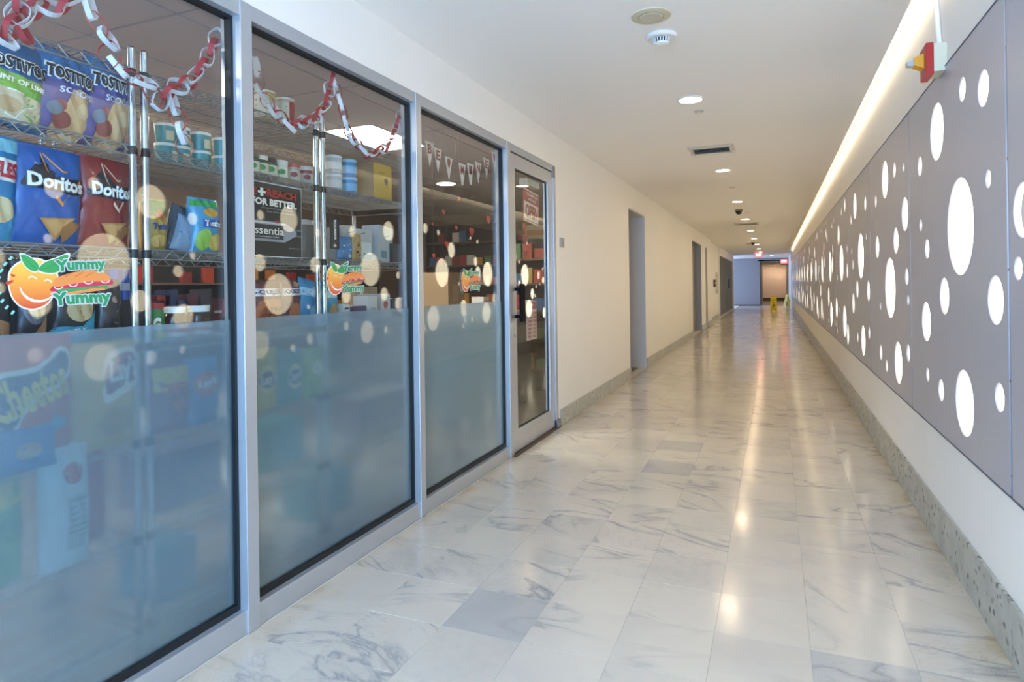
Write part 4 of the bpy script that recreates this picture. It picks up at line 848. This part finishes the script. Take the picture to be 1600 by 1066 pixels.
# ---- stickers on the glass
P0 = onX(88, 445, GX1 + .0012)
def spx(cx, cy): p = onX(cx / 6.27, 370 + cy / 6.27, P0.x); return (p.y - P0.y, p.z - P0.z)
def sticker():
    t = thing('window_sticker', '', 'sticker', tuple(P0))
    sf = lambda u, v, off=0: (off, u, v); F = lambda L: [spx(*p) for p in L]
    def poly(L, c, off, n='printed_shape', sm=True): printed(n, t, sf, ('poly', smooth_poly(F(L), 4) if sm else F(L)), c, off)
    wh = '#e8e9ee'
    orange = [(110, 330), (170, 270), (270, 225), (380, 225), (470, 270), (545, 350), (560, 450), (520, 570), (450, 660), (330, 705), (210, 680), (130, 600), (95, 500), (90, 400)]
    cx, cy = 325, 470
    poly([(cx + (x - cx) * 1.06, cy + (y - cy) * 1.06) for x, y in orange], wh, .0002, 'white_edge')
    gm = bpy.data.materials.get('orange_print')
    if gm is None:
        gm = mat('orange_print', '#ef9a3c', .35); nt = gm.node_tree
        tc = nt.nodes.new('ShaderNodeTexCoord'); sp = nt.nodes.new('ShaderNodeSeparateXYZ'); nt.links.new(tc.outputs['Object'], sp.inputs[0])
        mr = nt.nodes.new('ShaderNodeMapRange'); zb, zt = spx(325, 720)[1], spx(325, 230)[1]
        mr.inputs[1].default_value = zb; mr.inputs[2].default_value = zt; nt.links.new(sp.outputs[2], mr.inputs[0])
        rp = nt.nodes.new('ShaderNodeValToRGB'); e_ = rp.color_ramp.elements
        e_[0].color = (*hexc('#cf4431'), 1); e_[1].color = (*hexc('#f0c44c'), 1); k = e_.new(.35); k.color = (*hexc('#e8883a'), 1)
        nt.links.new(mr.outputs[0], rp.inputs[0]); nt.links.new(rp.outputs[0], nt.nodes['Principled BSDF'].inputs['Base Color'])
    poly(orange, gm, .0005, 'orange_fruit')
    for lf in ([(200, 175), (290, 200), (370, 265), (365, 330), (310, 335), (240, 280)], [(375, 325), (430, 255), (540, 215), (665, 175), (630, 290), (560, 345), (470, 355)]):
        ccx = sum(p[0] for p in lf) / len(lf); ccy = sum(p[1] for p in lf) / len(lf)
        poly([(ccx + (x - ccx) * 1.12, ccy + (y - ccy) * 1.14) for x, y in lf], wh, .0007, 'white_edge'); poly(lf, '#2f9a52', .0010, 'leaf')
    printed('leaf_vein', t, sf, ('stroke', F([(215, 190), (290, 260), (350, 315)]), .0012), '#1f7a3e', .0013); printed('leaf_vein', t, sf, ('stroke', F([(385, 320), (480, 300), (610, 230)]), .0012), '#1f7a3e', .0013)
    for st in ([(275, 405), (300, 390), (335, 395), (360, 415)], [(430, 435), (460, 420), (490, 430), (505, 450)]): printed('eye_line', t, sf, ('stroke', F(st), .003), wh, .0011)
    sm_ = [(190, 490), (215, 550), (265, 600), (330, 628), (400, 632), (460, 615), (520, 575)]
    printed('smile_line', t, sf, ('stroke', F(sm_), .0055, lambda q: .35 + math.sin(math.pi * q)), wh, .0011)
    poly([(55, 445), (95, 430), (135, 428), (120, 445), (70, 475)], '#cc3b31', .0009); poly([(105, 365), (150, 380), (120, 395)], '#cc3b31', .0009)
    poly([(500, 500), (560, 470), (800, 430), (1080, 425), (1085, 470), (900, 485), (700, 525), (505, 535)], '#c62c4c', .0012, 'ham')
    poly([(560, 520), (700, 505), (1000, 480), (1060, 490), (1000, 510), (700, 540), (600, 560)], '#2f9a52', .0013, 'lettuce')
    poly([(600, 560), (760, 530), (980, 500), (1020, 520), (800, 550), (640, 575)], '#e08a4a', .0014, 'bread')
    poly([(520, 480), (545, 410), (640, 370), (760, 340), (900, 328), (1010, 350), (1070, 395), (1060, 440), (900, 440), (700, 465), (580, 490)], '#e38b48', .0015, 'bread')
    for x in (690, 790, 890): printed('bread_score', t, sf, ('stroke', F([(x - 60, 395), (x, 360), (x + 25, 352)]), .003), '#cf6f35', .0018)
    for x, y in ((570, 500), (715, 475), (865, 450), (1030, 440)): printed('onion_ring', t, sf, ('stroke', F([(x - 45, y - 12), (x - 30, y + 8), (x, y + 14), (x + 30, y + 4), (x + 42, y - 14)]), .0022), wh, .0018)
    for (a, b, c2, off) in (((550, 378), (1035, 332), (535, 236), 0), ((520, 722), (1088, 664), (502, 560), 0)):
        A, B, C2 = spx(*a), spx(*b), spx(*c2)
        for rim, col, z in ((.0032, wh, .0020), (0, '#14905a', .0024)):
            vs, fs, _ = text_mesh('Yummy', .045, 0); mb = MB()
            for k in range(12 if rim else 1):
                ox, oy = rim * math.cos(k * math.pi / 6), rim * math.sin(k * math.pi / 6)
                mb.add([(z, ox + A[0] + x * (B[0] - A[0]) + (y + .05 * math.sin(x * 5)) * (C2[0] - A[0]), oy + A[1] + x * (B[1] - A[1]) + (y + .05 * math.sin(x * 5)) * (C2[1] - A[1])) for x, y in vs], fs)
            mb.build('lettering', ink(col), t, fix=False)
    # pale script along the left, too small to read
    for k in range(9):
        a = R(130 + k * 13); x, y = 325 + 345 * math.cos(a), 470 - 345 * math.sin(a) * .98
        printed('script_stroke', t, sf, ('stroke', F([(x - 14, y + 16), (x + 6, y - 4), (x + 14, y - 18)]), .006), '#7fc0b4', .0004)
    return t
st = sticker(); st['label'] = 'largest looking fruit and sandwich logo sticker, on the leftmost glass pane'; st['group'] = 'fruit logo stickers'
KIDS[st.name] = list(st.children)
for px, lb in (((537, 438), 'fruit and sandwich logo sticker on the second glass pane'), ((734, 440), 'fruit and sandwich logo sticker on the third glass pane, looks smallest')):
    o = copy_tree(st); p = onX(*px, P0.x); o.location = (P0.x, p.y, p.z); o['label'] = lb

# ---- paper chains
def chain(pts, X, label, step=.047, start=0):
    q = [onX(x, y, X) for x, y in pts]; t = thing('paper_chain', label, 'garland', tuple(q[0]))
    L = [0]
    for a, b in zip(q, q[1:]): L.append(L[-1] + (b - a).length)
    n = int(L[-1] / step); redm, whm = mat('paper_red', '#b01f2c', .6), mat('paper_white', '#e6e6ec', .6)
    for i in range(n):
        s_ = (i + .5) * step; k = max(j for j in range(len(L)) if L[j] <= s_); k = min(k, len(q) - 2)
        f = (s_ - L[k]) / (L[k + 1] - L[k]); c = q[k].lerp(q[k + 1], f) - q[0]; d = (q[k + 1] - q[k]).normalized()
        side = Vector((1, 0, 0)); nrm = d.cross(side).normalized()
        phi = R(random.uniform(15, 50)) * (1 if (i + start) % 2 else -1); wv = side * math.cos(phi) + nrm * math.sin(phi); ov = d.cross(wv).normalized()
        a_, b_ = step * .82, step * random.uniform(.38, .58); hw = .0085; m_ = 20; vs = []; fs = []
        for j in range(m_):
            th = 2 * math.pi * j / m_; rr = 1 + .22 * math.cos(2 * th + i)                    # crumpled, half heart shaped
            p = c + d * (a_ * math.cos(th)) * (1 + .12 * math.sin(3 * th + i)) + ov * (b_ * math.sin(th) * rr)
            rad = (ov * math.sin(th) + d * math.cos(th)) * .0006
            vs += [tuple(p + wv * hw + rad), tuple(p - wv * hw + rad), tuple(p - wv * hw - rad), tuple(p + wv * hw - rad)]
        for j in range(m_):
            a0, b0 = 4 * j, 4 * ((j + 1) % m_)
            fs += [(a0 + e, a0 + (e + 1) % 4, b0 + (e + 1) % 4, b0 + e) for e in range(4)]
        MB().add(vs, fs).build('chain_link', redm if (i + start) % 2 else whm, t)
CXp = -1.845
chain([(-60, -10), (-20, 40), (8, 62), (22, 36), (30, 10), (60, -30)], CXp, 'short red and white paper chain at the top left corner of the glass')
chain([(42, 60), (24, 30), (58, 12), (96, 14), (122, -20)], CXp, 'red and white paper chain along the top edge above the lime bag', start=1)
chain([(136, -4), (144, 22), (158, 46), (170, 62), (172, 90), (196, 118), (232, 130), (246, 162), (272, 138), (296, 128), (314, 104), (330, 80), (343, 48)], CXp, 'long red and white paper chain swagged to the first mullion')
chain([(268, 150), (280, 190), (291, 240)], CXp - .01, 'dangling tail of paper chain in front of the turquoise tubs')
chain([(400, 96), (406, 142), (424, 168), (452, 196), (492, 186), (508, 165), (520, 120), (534, 168), (546, 212), (576, 242), (606, 230), (618, 200), (630, 170)], CXp, 'red and white paper chain across the top of the second pane', step=.046)

# ---- pennants, hearts and goods seen through the third pane and the door
def heart(cx, cy, s_, n=24):
    out = []
    for i in range(n):
        t = 2 * math.pi * i / n; x = 16 * math.sin(t) ** 3; y = 13 * math.cos(t) - 5 * math.cos(2 * t) - 2 * math.cos(3 * t) - math.cos(4 * t)
        out.append((cx + s_ * x / 16, cy + s_ * y / 16))
    return out
PXN = -2.0
t = thing('pennant_banner', 'white pennant banner with red letters strung behind the third pane', 'banner', tuple(onX(668, 225, PXN)))
q0 = onX(668, 225, PXN); pens = [(671, 222, 'B'), (684, 232, 'E'), (701, 246, '*'), (722, 256, 'M'), (735, 256, 'I'), (747, 254, 'N'), (760, 248, 'E'), (772, 238, '*')]
line = [onX(x, y, PXN) - q0 for x, y, _ in pens]; s_ = MB()
for a, b in zip(line, line[1:]): s_.tube(a, b, .0015, 5)
s_.build('string', ink('#8e8478'), t)
for k, (x, y, ch) in enumerate(pens):
    c = line[k]; hw, hh = .055, .15
    MB().prism([(c.y - hw, c.z), (c.y + hw, c.z), (c.y + hw * .2, c.z - hh), (c.y - hw * .2, c.z - hh)] if ch in 'MI' else [(c.y - hw, c.z), (c.y + hw, c.z), (c.y, c.z - hh * 1.05)], 'x', -.0008, .0008).build('pennant', mat('pennant_paper', '#efe9e4', .7), t)
    sf = lambda u, v, off=0, c=c: (.001 + off, c.y + u * .05, c.z - .10 + v * .1)
    if ch == '*': printed('heart_print', t, sf, ('poly', heart(0, .6, .45)), '#a82a35', .0003)
    else: printed('lettering', t, sf, ('text', ch, 0, .56, 1.0, .62, 0, .03, 0, .5), '#9a2f3a', .0003)
hearts = [(717, 311, .02), (693, 332, .018), (763, 343, .035), (713, 356, .018), (737, 362, .036), (698, 382, .026), (678, 400, .018), (676, 350, .012)]
names = ['small', 'little', 'tall', 'tiny', 'largest', 'dark', 'low', 'faint']
for (x, y, r), nm in zip(hearts, names):
    p = onX(x, y, -1.93); t = thing('paper_heart', nm + ' red paper heart hanging behind the third pane', 'decoration', tuple(p), 'hanging paper hearts')
    MB().prism([(a, b) for a, b in heart(0, 0, r)], 'x', -.0015, .0015).build('heart_cutout', mat('heart_red', '#c22a28', .5), t)
    MB().tube((0, 0, r * .6), (0, 0, 2.5 - p.z), .0005, 4).build('string', ink('#a39a90'), t)
# OPEN sign in the door
p = onX(817, 344, -1.80); q = onX(841, 300, -1.80); t = thing('open_sign', 'red and white OPEN sign hanging in the glass door', 'sign', tuple(p), None, (R(-4), 0, 0)); ow, oh = q.y - p.y, q.z - p.z
MB().box((-.002, 0, 0), (0, ow, oh)).build('card', ink('#b8292c'), t)
sf = lambda u, v, off=0: (off, (u + 1) / 2 * ow, v * oh)
paint(t, sf, [('s', [(-.92, .04), (.92, .04)], .03, W_), ('s', [(-.92, .96), (.92, .96)], .03, W_), ('p', [(-.9, .08), (.9, .08), (.9, .60), (-.9, .60)], W_), ('t', 'OPEN', 0, .34, 1.55, .40, '#b8292c', 0, .04), ('t', "COME IN", 0, .84, 1.4, .10, W_, 0, .02), ('t', "WE'RE", 0, .70, 1.0, .08, W_, 0, .02)], ow / 2 / oh, .0004)
p = onX(823, 533, -1.80); q = onX(838, 470, -1.80); t = thing('price_poster', 'narrow white and red notice taped low inside the glass door', 'poster', tuple(p)); ow2, oh2 = q.y - p.y, q.z - p.z
MB().box((-.001, 0, 0), (0, ow2, oh2)).build('sheet', ink('#d8c8c4'), t)
sf = lambda u, v, off=0: (off, (u + 1) / 2 * ow2, v * oh2)
paint(t, sf, [('p', [(-.95, .78), (.95, .78), (.95, .98), (-.95, .98)], '#b8393c'), ('p', [(-.1, .80), (.1, .80), (.1, .95), (-.1, .95)], W_), ('p', [(-.35, .88), (.35, .88), (.35, .92), (-.35, .92)], W_)] + [('p', [(s2 * .45 - .28, .06 + .1 * k), (s2 * .45 + .28, .06 + .1 * k), (s2 * .45 + .28, .12 + .1 * k), (s2 * .45 - .28, .12 + .1 * k)], '#c0555a') for k in range(7) for s2 in (-1, 1)], ow2 / 2 / oh2, .0004)
p = onX(820, 440, -1.82); t = thing('heart_streamer', 'long sheer red valentine streamer hanging inside the glass door', 'decoration', (-1.83, p.y + .05, 2.49), 'door streamers')
MB().tube((0, 0, 0), (0, 0, -.78), .001, 4).build('string', ink('#8a5550'), t)
for k, (z, r) in enumerate(((-.72, .02), (-.80, .045), (-.9, .055), (-1.02, .05), (-1.12, .03))): MB().prism(heart(0, z, r), 'x', -.001 - .003 * (k % 2), .001 - .003 * (k % 2)).build('streamer_heart', mat('heart_pale_red', '#b04a44', .6), t)

# deep in the shop: dark gondola, counter, cartons
def gondola(x0, x1, y, top, levels, label, d=.4):
    t = thing('shop_shelving', label, 'shelving', ((x0 + x1) / 2, y, 0)); hw = (x1 - x0) / 2; dk = mat('gondola_dark', '#33302e', .6)
    MB().box((-hw, d - .02, 0), (hw, d, top)).build('back_panel', dk, t)
    for s2 in (-1, 1): MB().box((s2 * hw - .015, 0, 0), (s2 * hw + .015, d, top)).build('side_panel', dk, t)
    for z in levels: MB().box((-hw + .015, 0, z - .02), (hw - .015, d - .02, z)).build('shelf_board', mat('shelf_wood', '#6b5546', .6), t)
    return t
LG = [.25, .6, .95, 1.25, 1.55]
gondola(-5.0, -2.75, 8.7, 2.2, LG + [1.9], 'tall dark shelving along the back wall of the shop')
CN = ['brick red', 'orange', 'crimson', 'off white', 'mustard', 'green', 'blue', 'pale grey', 'rust brown', 'amber']
WD = ['first', 'second', 'third', 'fourth', 'fifth', 'sixth', 'seventh', 'eighth', 'ninth', 'tenth', 'eleventh', 'twelfth', 'thirteenth', 'fourteenth', 'fifteenth', 'sixteenth', 'seventeenth', 'eighteenth', 'nineteenth']
cols = ['#b5482c', '#c9782f', '#a32f30', '#d8cfc0', '#b9a04a', '#4e7f4a', '#3c6a9a', '#c9c3b6', '#8c3b2f', '#d49a3e']
pack = []
for r_ in range(4):
    mb = MB().box((-.055, -.03, 0), (.055, .03, .17 - .02 * r_)); pack.append([mb.mesh('packet', ink(c, .4)) for c in cols])
for zi, z in enumerate(LG + [1.9]):
    x = -4.9; k = 0
    while x < -2.86:
        wd = random.choice((.12, .13, .15))
        if z < 1.9 or random.random() < .4:
            o = bpy.data.objects.new('grocery_packet', (cc := random.choice([(m_, j) for pk in pack for j, m_ in enumerate(pk)]))[0]); COL.objects.link(o); o.location = (x, 8.76, z + .001)
            tag(o, '%s packet, %s from left, on the %s shelf of the dark back shelving' % (CN[cc[1]], WD[k], ('bottom', 'second', 'third', 'fourth', 'fifth', 'top')[zi]), 'packet', 'packets on the back shelving'); k += 1
        x += wd
gondola(-2.75, -2.13, 6.6, 1.75, [.3, .62, .95, 1.25, 1.52], 'shelving of bright snacks seen through the glass door')
g3 = gondola(-4.0, 4.0, 0, 1.62, [.3, .62, .95, 1.3], 'long low dark shelving along the far side wall of the shop')
g3.location = (-5.55, 4.2, 0); g3.rotation_euler = (0, 0, R(90))
for zi, z in enumerate([.95, 1.3]):
    y = 1.2; k = 0
    while y < 7.6 and k < 19:
        o = bpy.data.objects.new('grocery_packet', (cc := random.choice([(m_, j) for pk in pack for j, m_ in enumerate(pk)]))[0]); COL.objects.link(o); o.location = (-5.62, y, z + .001); o.rotation_euler = (0, 0, R(90))
        tag(o, '%s packet, %s from left, on the %s shelf of the long side wall shelving' % (CN[cc[1]], WD[k], ('middle', 'upper')[zi]), 'packet', 'packets on the side wall shelving'); k += 1; y += random.choice((.28, .36, .45))
for zi, z in enumerate([.3, .62, .95, 1.25, 1.52]):
    x = -2.66; k = 0
    while x < -2.2:
        o = bpy.data.objects.new('grocery_packet', (cc := random.choice([(m_, j) for pk in pack for j, m_ in enumerate(pk)]))[0]); COL.objects.link(o); o.location = (x, 6.66, z + .001)
        tag(o, '%s packet, %s from left, on the %s shelf seen through the glass door' % (CN[cc[1]], WD[k], ('bottom', 'second', 'middle', 'fourth', 'top')[zi]), 'packet', 'packets on the shelving behind the door'); k += 1; x += random.choice((.12, .13, .14))
t = thing('shop_counter', 'pale counter low behind the third pane', 'counter', (-2.85, 5.6, 0))
MB().box((-.45, -.9, 0), (.4, .9, .92)).build('cabinet', mat('counter_grey', '#76828f', .5), t, bevel=.004); MB().box((-.48, -.93, .92), (.43, .93, .96)).build('worktop', mat('counter_top', '#aab0b4', .3), t, bevel=.004)
p = onY(712, 430, 5.9); carton('cardboard_box', 'brown cardboard box on the counter behind the third pane', (p.x + .16, 5.6, .961), .3, .34, .40, '#8a7156', [('p', [(-.5, .3), (.3, .3), (.3, .7), (-.5, .7)], '#a08865')])
p = onY(751, 462, 5.5); carton('gift_box', 'white box with a red ribbon mark on the counter, right of the brown box', (p.x + .08, 5.45, .961), .12, .12, .16, '#cfc8c4', [('e', 0, .5, .4, .3, '#a92c2c')])
t = thing('digital_display', 'stack of orange and cream boxes above the shop shelving', 'box', (-3.2, 8.75, 1.905)); MB().box((-.16, 0, 0), (.16, .12, .2)).build('carton_body', ink('#c9b98e'), t); MB().box((-.14, -.004, .05), (.14, -.0005, .13)).build('printed_band', ink('#c07a3a'), t)
t.name = 'stacked_carton'
# shop lights
def troffer(x, y, label, lx=.55, ly=1.15):
    t = thing('fluorescent_panel', label, 'ceiling light', (x, y, 2.5), 'shop ceiling lights')
    MB().box((-lx / 2 - .02, -ly / 2 - .02, -.006), (lx / 2 + .02, ly / 2 + .02, .0015)).build('frame', M_white, t); MB().box((-lx / 2, -ly / 2, -.012), (lx / 2, ly / 2, -.0062)).build('lens', M_troff, t)
p = onZ(590, 218, 2.49)
troffer(p.x, p.y, 'bright fluorescent panel in the shop ceiling seen over the second pane', .42, .8)
troffer(-5.2, 2.0, 'unseen fluorescent panel added far from the glass to brighten the shop')  # unseen panels, added to lift the light inside the shop
troffer(-3.6, -.2, 'unseen fluorescent panel added at the left to brighten the shop', .5, 1.1)
p = onZ(697, 286, 2.5); t = thing('shop_downlight', 'round warm downlight in the shop ceiling seen through the third pane', 'ceiling light', (p.x, p.y, 2.5))
MB().lathe([(.12, -.012), (.13, -.006), (.13, 0)], 28).build('rim', M_white, t); MB().lathe([(.11, -.016), (.11, -.0125)], 28).build('lens', M_troff, t)
